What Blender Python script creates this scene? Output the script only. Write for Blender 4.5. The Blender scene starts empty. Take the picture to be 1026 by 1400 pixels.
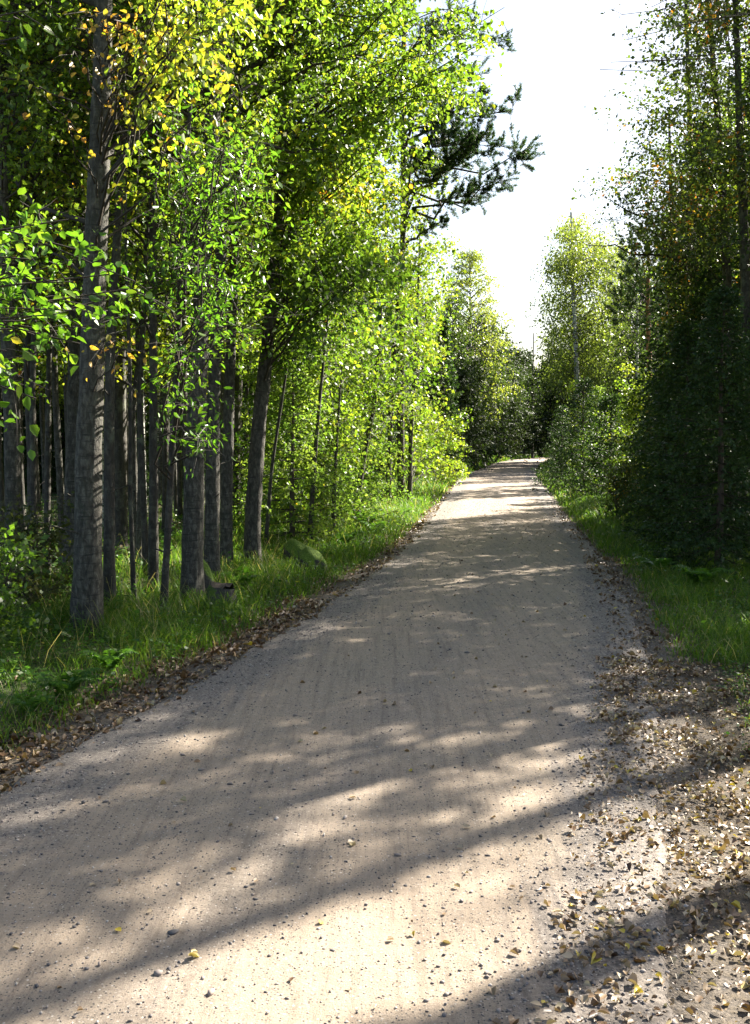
import bpy, math, random
import numpy as np
from mathutils import Vector

# ---------------------------------------------------------------- camera, sky, sun
S = bpy.context.scene
COL = S.collection
CAMH = 1.6
PITCH = math.atan(100 / 1400)
cam = bpy.data.cameras.new('camera')
cam.sensor_fit = 'VERTICAL'; cam.sensor_height = 36; cam.lens = 36
cam.clip_end = 5000; cam.clip_start = 0.05
camo = bpy.data.objects.new('camera', cam); COL.objects.link(camo)
camo.location = (0, 0, CAMH); camo.rotation_euler = (math.radians(90) - PITCH, 0, 0)
S.camera = camo
SUN_EL, SUN_AZ = 37.0, 50.0
W = bpy.data.worlds.new('World'); S.world = W; W.use_nodes = True
sk = W.node_tree.nodes.new('ShaderNodeTexSky'); sk.sky_type = 'NISHITA'; sk.sun_disc = False
sk.sun_elevation = math.radians(SUN_EL); sk.sun_rotation = math.radians(SUN_AZ)
sk.air_density = 1.0; sk.dust_density = 2.4; sk.ozone_density = 0.4
W.node_tree.links.new(sk.outputs[0], W.node_tree.nodes['Background'].inputs[0])
W.node_tree.nodes['Background'].inputs[1].default_value = 0.05
sl = bpy.data.lights.new('sun', 'SUN'); sl.energy = 5.0; sl.angle = math.radians(0.53); sl.color = (1.0, 0.93, 0.81)
so = bpy.data.objects.new('sun', sl); COL.objects.link(so)
_e, _a = math.radians(SUN_EL), math.radians(SUN_AZ)
SUND = Vector((math.sin(_a) * math.cos(_e), math.cos(_a) * math.cos(_e), math.sin(_e)))
so.rotation_euler = SUND.to_track_quat('Z', 'Y').to_euler(); so.location = (10, 10, 30)
S.view_settings.view_transform = 'Standard'; S.view_settings.look = 'None'
S.view_settings.exposure = 2.35; S.view_settings.gamma = 1.0
S.render.engine = 'CYCLES'
S.cycles.max_bounces = 7; S.cycles.diffuse_bounces = 3; S.cycles.transmission_bounces = 4; S.cycles.glossy_bounces = 2
S.cycles.caustics_reflective = False; S.cycles.caustics_refractive = False
S.cycles.use_denoising = True

rng = np.random.default_rng(7)
A = lambda *v: np.array(v, dtype=float)
CP, SP = math.cos(PITCH), math.sin(PITCH)

def at(px, py, d):
    """a point of the place seen at photo pixel px,py and d metres ahead"""
    u, v = (px - 513) / 1400, (700 - py) / 1400
    y, z = CP + v * SP, -SP + v * CP
    return A(u * d / y, d, CAMH + z * d / y)

# ---------------------------------------------------------------- materials
def mat(name):
    m = bpy.data.materials.new(name); m.use_nodes = True
    nt = m.node_tree; b = nt.nodes['Principled BSDF']
    return m, nt, b
def N(nt, t, **k):
    n = nt.nodes.new(t)
    for a, v in k.items():
        if a.startswith('i_'):
            n.inputs[a[2:].replace('_', ' ')].default_value = v
        else:
            setattr(n, a, v)
    return n
def ramp(nt, src, stops, interp='LINEAR'):
    r = nt.nodes.new('ShaderNodeValToRGB'); r.color_ramp.interpolation = interp
    e = r.color_ramp.elements
    while len(e) > len(stops): e.remove(e[-1])
    while len(e) < len(stops): e.new(0.5)
    for q, (p, c) in zip(e, stops):
        q.position = p; q.color = (*c, 1)
    nt.links.new(src, r.inputs[0]); return r
def noise(nt, vec, scale, detail=4, rough=0.55, dist=0.0):
    n = N(nt, 'ShaderNodeTexNoise'); n.inputs['Scale'].default_value = scale
    n.inputs['Detail'].default_value = detail; n.inputs['Roughness'].default_value = rough; n.inputs['Distortion'].default_value = dist
    if vec: nt.links.new(vec, n.inputs['Vector'])
    return n
def mix(nt, fac, a, b, bt='MIX'):
    m = N(nt, 'ShaderNodeMix', data_type='RGBA', blend_type=bt)
    for s, v in ((0, fac), (6, a), (7, b)):
        if hasattr(v, 'links'): nt.links.new(v, m.inputs[s])
        else: m.inputs[s].default_value = v if s == 0 else (*v, 1)
    return m.outputs[2]

def leaf_mat(name, stops, tr=0.5, gain=1.25, rough=0.42, spec=0.5):
    """leaf: colour by its own tint, part of the sunlight passes through"""
    m, nt, b = mat(name)
    at_ = N(nt, 'ShaderNodeAttribute', attribute_name='tint')
    r = ramp(nt, at_.outputs['Fac'], stops)
    nt.links.new(r.outputs[0], b.inputs['Base Color'])
    b.inputs['Roughness'].default_value = rough
    b.inputs['Specular IOR Level'].default_value = spec
    t = N(nt, 'ShaderNodeBsdfTranslucent')
    g = mix(nt, 1.0, r.outputs[0], (gain * 1.15, gain * 1.2, gain * 0.55), 'MULTIPLY')
    nt.links.new(g, t.inputs[0])
    ms = N(nt, 'ShaderNodeMixShader'); ms.inputs[0].default_value = tr
    nt.links.new(b.outputs[0], ms.inputs[1]); nt.links.new(t.outputs[0], ms.inputs[2])
    nt.links.new(ms.outputs[0], nt.nodes['Material Output'].inputs[0])
    return m

M = {}
G0, G1, G2 = (.035, .075, .012), (.078, .135, .018), (.155, .215, .024)
Y0, O0, B0 = (.34, .30, .03), (.42, .17, .03), (.20, .085, .03)
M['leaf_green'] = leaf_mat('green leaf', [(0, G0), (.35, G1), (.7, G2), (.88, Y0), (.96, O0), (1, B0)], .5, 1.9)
M['leaf_yellow'] = leaf_mat('yellowing leaf', [(0, (.06, .12, .015)), (.3, (.14, .20, .025)), (.7, (.28, .30, .035)), (.9, (.42, .34, .04)), (1, (.45, .18, .03))], .5, 1.6)
M['leaf_orange'] = leaf_mat('orange leaf', [(0, (.30, .27, .04)), (.4, (.48, .30, .05)), (.8, (.45, .16, .04)), (1, (.22, .08, .03))], .5, 1.4)
M['leaf_bright'] = leaf_mat('fresh green leaf', [(0, (.045, .12, .012)), (.5, (.09, .18, .018)), (.9, (.18, .26, .024)), (1, (.38, .32, .04))], .5, 1.7, .35, .5)
M['leaf_olive'] = leaf_mat('olive leaf', [(0, (.028, .05, .014)), (.5, (.058, .09, .02)), (.85, (.11, .135, .024)), (.95, (.36, .26, .03)), (1, (.40, .15, .03))], .45, 1.6)
M['leaf_shade'] = leaf_mat('leaf darkened for shade', [(0, (.018, .034, .012)), (.6, (.035, .055, .016)), (1, (.09, .10, .025))], .3, 1.2, .6, .25)  # shade of backlit trees put into the leaf colour
M['leaf_birch'] = leaf_mat('birch leaf', [(0, (.10, .14, .03)), (.5, (.17, .21, .045)), (.85, (.30, .30, .06)), (1, (.42, .33, .05))], .5, 1.5)
M['needle'] = leaf_mat('spruce needles', [(0, (.014, .034, .012)), (.5, (.028, .06, .018)), (1, (.06, .10, .028))], .3, 1.5, .5, .35)
M['needle_light'] = leaf_mat('young spruce needles', [(0, (.05, .10, .022)), (.5, (.10, .17, .035)), (1, (.20, .25, .055))], .5, 1.8, .5, .35)
M['needle_pine'] = leaf_mat('pine needles', [(0, (.02, .045, .018)), (.5, (.045, .085, .03)), (1, (.10, .13, .04))], .3, 1.4, .5, .35)
M['grass'] = leaf_mat('grass blade', [(0, (.035, .085, .012)), (.45, (.07, .14, .018)), (.75, (.13, .20, .03)), (.88, (.26, .24, .10)), (1, (.36, .30, .18))], .45, 1.8, .5, .35)
M['herb'] = leaf_mat('herb leaf', [(0, (.025, .075, .012)), (.6, (.055, .13, .02)), (.9, (.12, .20, .03)), (1, (.34, .28, .05))], .45, 1.9)
M['fern'] = leaf_mat('fern frond', [(0, (.04, .11, .015)), (.7, (.09, .19, .025)), (1, (.25, .25, .05))], .45, 1.8)
M['litter'] = leaf_mat('dry fallen leaf', [(0, (.06, .032, .018)), (.3, (.15, .085, .045)), (.6, (.28, .19, .11)), (.88, (.42, .34, .23)), (.985, (.45, .36, .2)), (1, (.5, .38, .05))], .15, 1.0, .45, .5)

def bark_mat(name, stops, sc=(14, 14, 3), lent=None, sheen=.0, bump=.6, blotch=None, lf=(.50, .60), lc=(.030, .026, .022)):
    m, nt, b = mat(name)
    tc = N(nt, 'ShaderNodeTexCoord')
    mp = N(nt, 'ShaderNodeMapping'); mp.inputs['Scale'].default_value = sc
    nt.links.new(tc.outputs['Object'], mp.inputs[0])
    n = noise(nt, mp.outputs[0], 1.0, 8, .65, .4)
    r = ramp(nt, n.outputs[0], stops); c = r.outputs[0]
    if lent:                                    # dark bands across the bark
        mp2 = N(nt, 'ShaderNodeMapping'); mp2.inputs['Scale'].default_value = lent
        nt.links.new(tc.outputs['Object'], mp2.inputs[0])
        n2 = noise(nt, mp2.outputs[0], 1.0, 5, .6, .3)
        r2 = ramp(nt, n2.outputs[0], [(lf[0], (0, 0, 0)), (lf[1], (1, 1, 1))])
        c = mix(nt, r2.outputs[0], c, lc)
    if blotch:                                  # lichen and old scars
        n3 = noise(nt, tc.outputs['Object'], 5.0, 6, .7)
        r3 = ramp(nt, n3.outputs[0], [(.52, (0, 0, 0)), (.66, (.8, .8, .8))])
        c = mix(nt, r3.outputs[0], c, blotch)
    nt.links.new(c, b.inputs['Base Color'])
    b.inputs['Roughness'].default_value = .8
    bp = N(nt, 'ShaderNodeBump'); bp.inputs['Strength'].default_value = bump; bp.inputs['Distance'].default_value = .03
    nt.links.new(n.outputs[0], bp.inputs['Height']); nt.links.new(bp.outputs[0], b.inputs['Normal'])
    return m
M['bark_aspen'] = bark_mat('grey aspen bark', [(.30, (.018, .016, .012)), (.48, (.062, .055, .043)), (.68, (.17, .16, .128))], (30, 30, 12), (6, 6, 55), blotch=(.035, .038, .024), lf=(.56, .66), lc=(.025, .022, .018), bump=1.0)
M['bark_alder'] = bark_mat('dark alder bark', [(.25, (.016, .014, .011)), (.5, (.05, .043, .034)), (.75, (.12, .105, .085))], (30, 30, 8), (9, 9, 20), blotch=(.15, .16, .11), lf=(.56, .64), bump=.9)
M['bark_birch'] = bark_mat('white birch bark', [(.25, (.30, .29, .27)), (.5, (.55, .54, .50)), (.7, (.70, .69, .66))], (8, 8, 20), (4, 4, 22), bump=.25)
M['bark_pine'] = bark_mat('orange pine bark', [(.3, (.10, .045, .025)), (.5, (.30, .13, .06)), (.7, (.42, .20, .09))], (18, 18, 5))
M['bark_spruce'] = bark_mat('brown spruce bark', [(.3, (.035, .026, .02)), (.6, (.11, .085, .065)), (.8, (.16, .13, .10))], (25, 25, 8))
M['twig'] = bark_mat('twig bark', [(.3, (.02, .016, .012)), (.7, (.055, .042, .03))], (30, 30, 30), bump=.2)

# ---------------------------------------------------------------- mesh building
class MB:
    def __init__(s): s.v = []; s.f = []; s.t = []; s.n = 0
    def add(s, v, f, tint=None):
        """v (n,3); f (m,k) with k 3 or 4"""
        v = np.asarray(v, float).reshape(-1, 3); f = np.asarray(f, int)
        s.v.append(v); s.f.append(f + s.n); s.n += len(v)
        s.t.append(np.full(len(f), .5) if tint is None else np.broadcast_to(np.asarray(tint, float), (len(f),)))
    def tube(s, pts, rad, sides=6, flare=None):
        pts = np.asarray(pts, float); n = len(pts)
        if n < 2: return
        rad = np.broadcast_to(np.asarray(rad, float), (n,))
        d = np.gradient(pts, axis=0); d /= np.linalg.norm(d, axis=1)[:, None] + 1e-9
        ref = A(1, 0, 0) if abs(d[0][0]) < .8 else A(0, 1, 0)
        u = np.cross(d, ref); u /= np.linalg.norm(u, axis=1)[:, None] + 1e-9
        w = np.cross(d, u)
        a = np.arange(sides) * 2 * math.pi / sides
        rr = rad[:, None] * (np.ones((n, sides)) if flare is None else flare)
        ring = pts[:, None] + rr[..., None] * (np.cos(a)[None, :, None] * u[:, None] + np.sin(a)[None, :, None] * w[:, None])
        i = np.arange(n - 1)[:, None] * sides; j = np.arange(sides)[None]; k = (j + 1) % sides
        f = np.stack([i + j, i + k, i + sides + k, i + sides + j], -1).reshape(-1, 4)
        s.add(ring.reshape(-1, 3), f)
    def build(s, name, material, parent=None, smooth=False, origin=None):
        me = bpy.data.meshes.new(name)
        v = np.concatenate(s.v) if s.v else np.zeros((0, 3))
        if origin is not None: v = v - np.asarray(origin)
        sizes = np.concatenate([np.full(len(f), f.shape[1]) for f in s.f])
        loops = np.concatenate([f.ravel() for f in s.f])
        me.vertices.add(len(v)); me.vertices.foreach_set('co', v.ravel().astype(np.float32))
        me.loops.add(len(loops)); me.loops.foreach_set('vertex_index', loops.astype(np.int32))
        me.polygons.add(len(sizes))
        me.polygons.foreach_set('loop_start', (np.cumsum(sizes) - sizes).astype(np.int32))
        if smooth: me.polygons.foreach_set('use_smooth', np.ones(len(sizes), bool))
        at_ = me.attributes.new('tint', 'FLOAT', 'FACE')
        at_.data.foreach_set('value', np.concatenate(s.t).astype(np.float32))
        me.update(calc_edges=True)
        me.materials.append(material)
        o = bpy.data.objects.new(name, me); COL.objects.link(o)
        if parent is not None: o.parent = parent
        return o

def unit(v): return v / (np.linalg.norm(v, axis=-1, keepdims=True) + 1e-9)

class Leaves:
    """collects leaf places, then makes little folded blades of them"""
    def __init__(s): s.p = []; s.d = []; s.s = []; s.t = []; s.w = []; s.k = []
    def add(s, p, d, size, tint, width=.62, nrm=None):
        n = len(p)
        s.p.append(p); s.d.append(unit(d)); s.s.append(np.broadcast_to(size, (n,))); s.t.append(np.broadcast_to(tint, (n,)))
        s.w.append(np.broadcast_to(width, (n,))); s.k.append(np.full((n, 3), np.nan) if nrm is None else np.broadcast_to(nrm, (n, 3)))
    def count(s): return sum(len(p) for p in s.p)
    def mesh(s, mb, fold=.25, fine=True, up=.9):
        if not s.p: return mb
        p = np.concatenate(s.p); d = np.concatenate(s.d); L = np.concatenate(s.s); t = np.concatenate(s.t); w = np.concatenate(s.w); k = np.concatenate(s.k)
        n = len(p)
        r = rng.normal(size=(n, 3)); r[:, 2] += up * rng.random(n) * 2
        r = np.where(np.isnan(k), r, k)
        side = unit(np.cross(d, r)); nr = unit(np.cross(side, d))
        l = L[:, None]; ww = (L * w * .5 * (.75 + .5 * rng.random(n)))[:, None]; fold = (fold * (.2 + 2.6 * rng.random(n)))[:, None]; cu = (.45 * (rng.random(n) - .15))[:, None]
        if fine:
            q = np.stack([p, p + d * l * .28 + side * ww * .85 + nr * ww * fold, p + d * l * .62 + side * ww * .8 + nr * (ww * fold - l * cu * .3), p + d * l * (1 - .3 * np.abs(cu)) - nr * l * cu,
                          p + d * l * .62 - side * ww * .8 + nr * (ww * fold - l * cu * .3), p + d * l * .28 - side * ww * .85 + nr * ww * fold], 1)
            b = np.arange(n)[:, None] * 6
            f = np.concatenate([b + A(0, 1, 2, 3).astype(int), b + A(0, 3, 4, 5).astype(int)])
            mb.add(q.reshape(-1, 3), f, np.concatenate([t, t]))
        else:
            q = np.stack([p, p + d * l * .45 + side * ww, p + d * l, p + d * l * .45 - side * ww], 1)
            b = np.arange(n)[:, None] * 4
            mb.add(q.reshape(-1, 3), b + A(0, 1, 2, 3).astype(int), t)
        return mb

def link_tag(o, label=None, cat=None, group=None, kind=None):
    if label: o['label'] = label
    if cat: o['category'] = cat
    if group: o['group'] = group
    if kind: o['kind'] = kind
    return o
def empty(name, loc, label, cat, group=None):
    o = bpy.data.objects.new(name, None); COL.objects.link(o); o.location = tuple(loc)
    o.empty_display_size = .3
    return link_tag(o, label, cat, group)
def copy_thing(src, loc, rz=0, sc=1.0, label=None, group=None):
    c = src.copy(); COL.objects.link(c); c.location = tuple(loc); c.rotation_euler = (0, 0, rz); c.scale = (sc, sc, sc)
    c['label'] = label
    if group: c['group'] = group
    elif 'group' in c: del c['group']
    for ch in src.children:
        d = ch.copy(); COL.objects.link(d); d.parent = c
    return c

# ---------------------------------------------------------------- road and terrain
_ly = A(-30, -10, 0, 4.5, 9, 14, 22.4, 37, 45, 56, 70, 80, 90, 104, 125)
_lx = A(-9.5, -4.9, -2.75, -1.68, -.55, .40, 1.39, 2.96, 3.9, 5.96, 8.35, 10.8, 14.5, 23, 40)
_ry = A(-30, -10, 0, 2.8, 4.5, 5.6, 9.7, 15, 22.4, 37, 45, 56, 70, 78, 86, 97, 113)
_rx = A(-6.5, -1.9, .15, .63, 1.22, 1.55, 2.4, 3.15, 4.03, 5.9, 6.97, 8.7, 11.3, 13.4, 17, 25, 42)
_yy = np.arange(-30, 125, .5)
def _smooth(a, k=9): return np.convolve(np.pad(a, k // 2, mode='edge'), np.ones(k) / k, 'valid')
_L = _smooth(_smooth(np.interp(_yy, _ly, _lx))); _R = _smooth(_smooth(np.interp(_yy, _ry, _rx)))
def roadL(y): return np.interp(y, _yy, _L)
def roadR(y): return np.interp(y, _yy, _R)
def wob(x, y, s=1.0, ph=0.0):
    return (np.sin(x * 1.7 * s + 1.3 * np.sin(y * .9 * s + ph)) + np.sin(y * 2.3 * s + 2.1 * np.sin(x * 1.1 * s + ph * 2)) + .6 * np.sin((x + y) * 3.9 * s + ph)) / 2.6
def terrain(x, y):
    x = np.asarray(x, float); y = np.asarray(y, float)
    l, r = roadL(y), roadR(y)
    out = np.maximum(np.maximum(l - x, x - r), 0)
    inn = np.minimum(np.maximum(np.minimum(x - l, r - x), 0), 1.4)
    h = -.05 * np.clip(out / .5, 0, 1) + .12 * np.clip((out - 1.2) / 3, 0, 1) + .08 * wob(x, y, .8) * np.clip((out - .4) / 2, 0, 1) + .02 * wob(x, y, 4, 1.) * np.clip((out - .2) / .6, 0, 1)
    return h + .025 * (inn / 1.4) - .03
def gz(x, y): return float(terrain(x, y))
def ground_px(px, py):
    u, v = (px - 513) / 1400, (700 - py) / 1400
    t = CAMH / -(-SP + v * CP); return A(u * t, (CP + v * SP) * t, 0)

# ground sheet
def axis(a, b, fine0, fine1, st, gr=1.14):
    m = list(np.arange(fine0, fine1, st)); s = st; x = fine1
    while x < b: m.append(x); s *= gr; x += s
    m.append(b); s = st; x = fine0 - s; lo = []
    while x > a: lo.append(x); s *= gr; x -= s
    lo.append(a); return np.array(lo[::-1] + m)
gx = axis(-900, 900, -6, 8, .12); gy = axis(-900, 1200, -1, 26, .15)
X, Y = np.meshgrid(gx, gy)
mb = MB(); nx = len(gx)
Z = terrain(X, Y) 
l_, r_ = roadL(Y), roadR(Y); ins = (np.minimum(X - l_, r_ - X) > .12) & (Y < 120)
Z = np.where(ins, Z - .06, Z)
i, j = np.meshgrid(np.arange(len(gy) - 1), np.arange(nx - 1), indexing='ij')
b0 = (i * nx + j).ravel()
mb.add(np.stack([X, Y, Z], -1).reshape(-1, 3), np.stack([b0, b0 + 1, b0 + nx + 1, b0 + nx], -1))
m, nt, b = mat('forest floor')
tc = N(nt, 'ShaderNodeTexCoord')
n1 = noise(nt, tc.outputs['Object'], .9, 6, .6); n2 = noise(nt, tc.outputs['Object'], 22, 8, .7); n3 = noise(nt, tc.outputs['Object'], 90, 4, .7)
c1 = ramp(nt, n2.outputs[0], [(.3, (.030, .022, .013)), (.5, (.075, .055, .032)), (.7, (.15, .115, .07))])
c2 = ramp(nt, n3.outputs[0], [(.3, (.015, .035, .008)), (.6, (.05, .09, .018))])
f1 = ramp(nt, n1.outputs[0], [(.42, (0, 0, 0)), (.56, (1, 1, 1))])
ao = N(nt, 'ShaderNodeAttribute', attribute_name='off')
gq = ramp(nt, n3.outputs[0], [(.30, (.03, .027, .025)), (.46, (.085, .07, .056)), (.6, (.17, .14, .112)), (.75, (.30, .26, .22))])
oo = N(nt, 'ShaderNodeMath', operation='MULTIPLY_ADD'); nt.links.new(n2.outputs[0], oo.inputs[0]); oo.inputs[1].default_value = .9; nt.links.new(ao.outputs['Fac'], oo.inputs[2])
cg = mix(nt, ramp(nt, oo.outputs[0], [(.55, (0, 0, 0)), (.80, (1, 1, 1))]).outputs[0], gq.outputs[0], c1.outputs[0])
cf = mix(nt, ramp(nt, ao.outputs['Fac'], [(.5, (0, 0, 0)), (1.0, (1, 1, 1))]).outputs[0], (0, 0, 0), f1.outputs[0])
nt.links.new(mix(nt, cf, cg, c2.outputs[0]), b.inputs['Base Color'])
b.inputs['Roughness'].default_value = .95
bp = N(nt, 'ShaderNodeBump'); bp.inputs['Strength'].default_value = .8; bp.inputs['Distance'].default_value = .04
nt.links.new(n2.outputs[0], bp.inputs['Height']); nt.links.new(bp.outputs[0], b.inputs['Normal'])
go = mb.build('ground', m, smooth=True); link_tag(go, kind='structure')
aa = go.data.attributes.new('off', 'FLOAT', 'POINT'); aa.data.foreach_set('value', (np.maximum(np.maximum(l_ - X, X - r_), 0) * .62).ravel().astype(np.float32))

# road sheet
ry = np.concatenate([np.arange(-12, 14, .05), np.arange(14, 40, .12), np.arange(40, 122, .4)])
ru = np.linspace(-1, 1, 71)
U, Y = np.meshgrid(ru, ry)
l_, r_ = roadL(Y), roadR(Y)
wl = .03 * wob(Y * 1.3, Y * .7, 1.0, .3) + .03 * wob(Y * 5, Y * 3); wr = .03 * wob(Y * 1.1, Y * .9, 1.2, 2.) + .03 * wob(Y * 4, Y * 3, 1, 1.)
l2, r2 = l_ - .12 + wl, r_ + .12 + wr
X = l2 + (r2 - l2) * (U * .5 + .5)
Z = .004 + .028 * np.clip((1 - np.abs(U)) / .5, 0, 1) - .03
Z -= .014 * np.exp(-((np.abs(U) - .45) / .17) ** 2)                # wheel tracks
Z += .004 * wob(X * 3, Y * 2, 1.2) + .0025 * wob(X * 9, Y * 8, 1.5, .7)
Z -= np.where(np.abs(U) > .985, .05, 0)
mb = MB(); nx = len(ru); i, j = np.meshgrid(np.arange(len(ry) - 1), np.arange(nx - 1), indexing='ij'); b0 = (i * nx + j).ravel()
mb.add(np.stack([X, Y, Z], -1).reshape(-1, 3), np.stack([b0, b0 + 1, b0 + nx + 1, b0 + nx], -1))
def road_z(x, y):
    l, r = roadL(y) - .12, roadR(y) + .12; u = np.clip((x - l) / (r - l) * 2 - 1, -1, 1)
    return .004 + .028 * np.clip((1 - np.abs(u)) / .5, 0, 1) - .03 - .014 * np.exp(-((np.abs(u) - .45) / .17) ** 2) + .004 * wob(x * 3, y * 2, 1.2) + .0025 * wob(x * 9, y * 8, 1.5, .7)
m, nt, b = mat('gravel road')
tc = N(nt, 'ShaderNodeTexCoord'); at_ = N(nt, 'ShaderNodeAttribute', attribute_name='across')
big = noise(nt, tc.outputs['Object'], .8, 5, .6, .4); med = noise(nt, tc.outputs['Object'], 14, 8, .72); fin = noise(nt, tc.outputs['Object'], 160, 5, .8); grit = noise(nt, tc.outputs['Object'], 60, 6, .75)
mpv = N(nt, 'ShaderNodeMapping'); mpv.inputs['Rotation'].default_value = (0, 0, math.radians(13)); mpv.inputs['Scale'].default_value = (9, .55, 1)
nt.links.new(tc.outputs['Object'], mpv.inputs[0]); stre = noise(nt, mpv.outputs[0], 1.0, 5, .6)
base = ramp(nt, med.outputs[0], [(.25, (.20, .150, .110)), (.5, (.29, .225, .168)), (.75, (.375, .305, .235))])
c = mix(nt, .45, base.outputs[0], ramp(nt, fin.outputs[0], [(.33, (.06, .052, .05)), (.47, (.30, .25, .185)), (.7, (.52, .46, .37))]).outputs[0])
c = mix(nt, ramp(nt, big.outputs[0], [(.35, (0, 0, 0)), (.7, (.55, .55, .55))]).outputs[0], c, (.38, .29, .215))
# loose dark gravel between the tracks and along the edges
ab = N(nt, 'ShaderNodeMath', operation='ABSOLUTE'); nt.links.new(at_.outputs['Fac'], ab.inputs[0])
s1 = N(nt, 'ShaderNodeMath', operation='MULTIPLY_ADD'); nt.links.new(stre.outputs[0], s1.inputs[0]); s1.inputs[1].default_value = .5; nt.links.new(ab.outputs[0], s1.inputs[2])
edge = ramp(nt, s1.outputs[0], [(.18, (.75, .75, .75)), (.45, (.12, .12, .12)), (.86, (.1, .1, .1)), (1.10, (1, 1, 1))])
gr = ramp(nt, grit.outputs[0], [(.30, (.045, .043, .045)), (.46, (.14, .125, .115)), (.6, (.26, .23, .205)), (.75, (.40, .36, .33))])
fac = N(nt, 'ShaderNodeMath', operation='MULTIPLY'); nt.links.new(edge.outputs[0], fac.inputs[0]); fac.inputs[1].default_value = .8
c = mix(nt, fac.outputs[0], c, gr.outputs[0])
mpt = N(nt, 'ShaderNodeMapping'); mpt.inputs['Rotation'].default_value = (0, 0, math.radians(13)); mpt.inputs['Scale'].default_value = (22, .9, 1)
nt.links.new(tc.outputs['Object'], mpt.inputs[0]); tyre = noise(nt, mpt.outputs[0], 1.0, 6, .7, .2)
c = mix(nt, 1.0, c, ramp(nt, tyre.outputs[0], [(.32, (.72, .71, .71)), (.5, (1, 1, 1)), (.68, (1.12, 1.1, 1.07))]).outputs[0], 'MULTIPLY')
vo = N(nt, 'ShaderNodeTexVoronoi'); vo.inputs['Scale'].default_value = 95; nt.links.new(tc.outputs['Object'], vo.inputs['Vector'])
sv = N(nt, 'ShaderNodeSeparateColor'); nt.links.new(vo.outputs['Color'], sv.inputs[0])
pc = ramp(nt, sv.outputs[0], [(0, (.035, .034, .036)), (.5, (.13, .115, .10)), (.8, (.30, .26, .22)), (1, (.55, .50, .44))])
pd = ramp(nt, vo.outputs['Distance'], [(.28, (1, 1, 1)), (.40, (0, 0, 0))]); ps = ramp(nt, sv.outputs[1], [(.52, (0, 0, 0)), (.56, (1, 1, 1))])
c = mix(nt, mix(nt, 1.0, pd.outputs[0], ps.outputs[0], 'MULTIPLY'), c, pc.outputs[0])
nt.links.new(c, b.inputs['Base Color']); b.inputs['Roughness'].default_value = .9; b.inputs['Specular IOR Level'].default_value = .3
bp = N(nt, 'ShaderNodeBump'); bp.inputs['Strength'].default_value = .9; bp.inputs['Distance'].default_value = .012
sm = N(nt, 'ShaderNodeMath', operation='MULTIPLY_ADD'); nt.links.new(fin.outputs[0], sm.inputs[0]); sm.inputs[1].default_value = .5; nt.links.new(med.outputs[0], sm.inputs[2])
nt.links.new(sm.outputs[0], bp.inputs['Height']); nt.links.new(bp.outputs[0], b.inputs['Normal'])
ro = mb.build('road', m, smooth=True)
aa = ro.data.attributes.new('across', 'FLOAT', 'POINT'); aa.data.foreach_set('value', U.ravel().astype(np.float32))
link_tag(ro, kind='structure')

# ---------------------------------------------------------------- plant builders
def curve(p0, p1, sag, n=6, wig=.03):
    t = np.linspace(0, 1, n)[:, None]
    L = np.linalg.norm(p1 - p0)
    p = p0 + (p1 - p0) * t + A(0, 0, 1) * sag * L * 4 * t * (1 - t)
    w = rng.normal(size=(n, 3)) * wig * L; w[0] = 0; w[-1] = 0
    return p + w

def spray(wood, lv, p0, p1, n, size, tint, spread=.5, r0=.012, sag=.08, subs=7, width=.62, hang=.25, tips=True, jit=.05, tsd=.12):
    """a limb from p0 to p1 with side twigs and its leaves"""
    c = curve(p0, p1, sag); wood.tube(c, np.linspace(r0, .003, len(c)), 4 if r0 < .02 else 6)
    ax = unit(p1 - p0); tn = tint + rng.normal() * .05
    per = max(2, n // subs)
    for k in range(subs):
        t = .35 + .65 * (k + rng.random()) / subs
        q = c[0] + 0; i = min(int(t * (len(c) - 1)), len(c) - 2); fr = t * (len(c) - 1) - i
        q = c[i] * (1 - fr) + c[i + 1] * fr
        d = unit(ax * .55 + rng.normal(size=3) * .62 * A(1, 1, .6) - A(0, 0, hang * .3))
        L = spread * (.5 + .7 * rng.random())
        e = q + d * L + A(0, 0, -hang * L * .4)
        tw = curve(q, e, .05, 4, .03)
        if tips: wood.tube(tw, [max(.0025, r0 * .25), .002, .0015, .001], 3)
        s = rng.random(per) ** .8
        i3 = np.minimum((s * 3).astype(int), 2); f3 = (s * 3 - i3)[:, None]
        p = tw[i3] * (1 - f3) + tw[i3 + 1] * f3 + rng.normal(size=(per, 3)) * jit
        dd = d * .6 + rng.normal(size=(per, 3)) * .7 + A(0, 0, -hang * 1.6)
        lv.add(p, dd, size * (.42 + .95 * rng.random(per) ** 1.2), np.clip(tn + rng.normal(size=per) * tsd, 0, 1), width)

def trunk_path(pts_px, d, ground_py=None):
    """pts_px: (px, py) from base up, at distance d"""
    P = [at(px, py, d) for px, py in pts_px]
    P[0][2] = gz(P[0][0], P[0][1]) - .12
    return np.array(P)
def resample(P, n):
    s = np.concatenate([[0], np.cumsum(np.linalg.norm(np.diff(P, axis=0), axis=1))]); q = np.linspace(0, s[-1], n)
    # smooth interpolation
    out = np.stack([np.interp(q, s, P[:, k]) for k in range(3)], 1)
    for _ in range(2):
        out[1:-1] = (out[:-2] + 2 * out[1:-1] + out[2:]) / 4
    return out
def on_path(P, z):
    return np.array([np.interp(z, P[:, 2], P[:, 0]), np.interp(z, P[:, 2], P[:, 1]), z])

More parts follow.
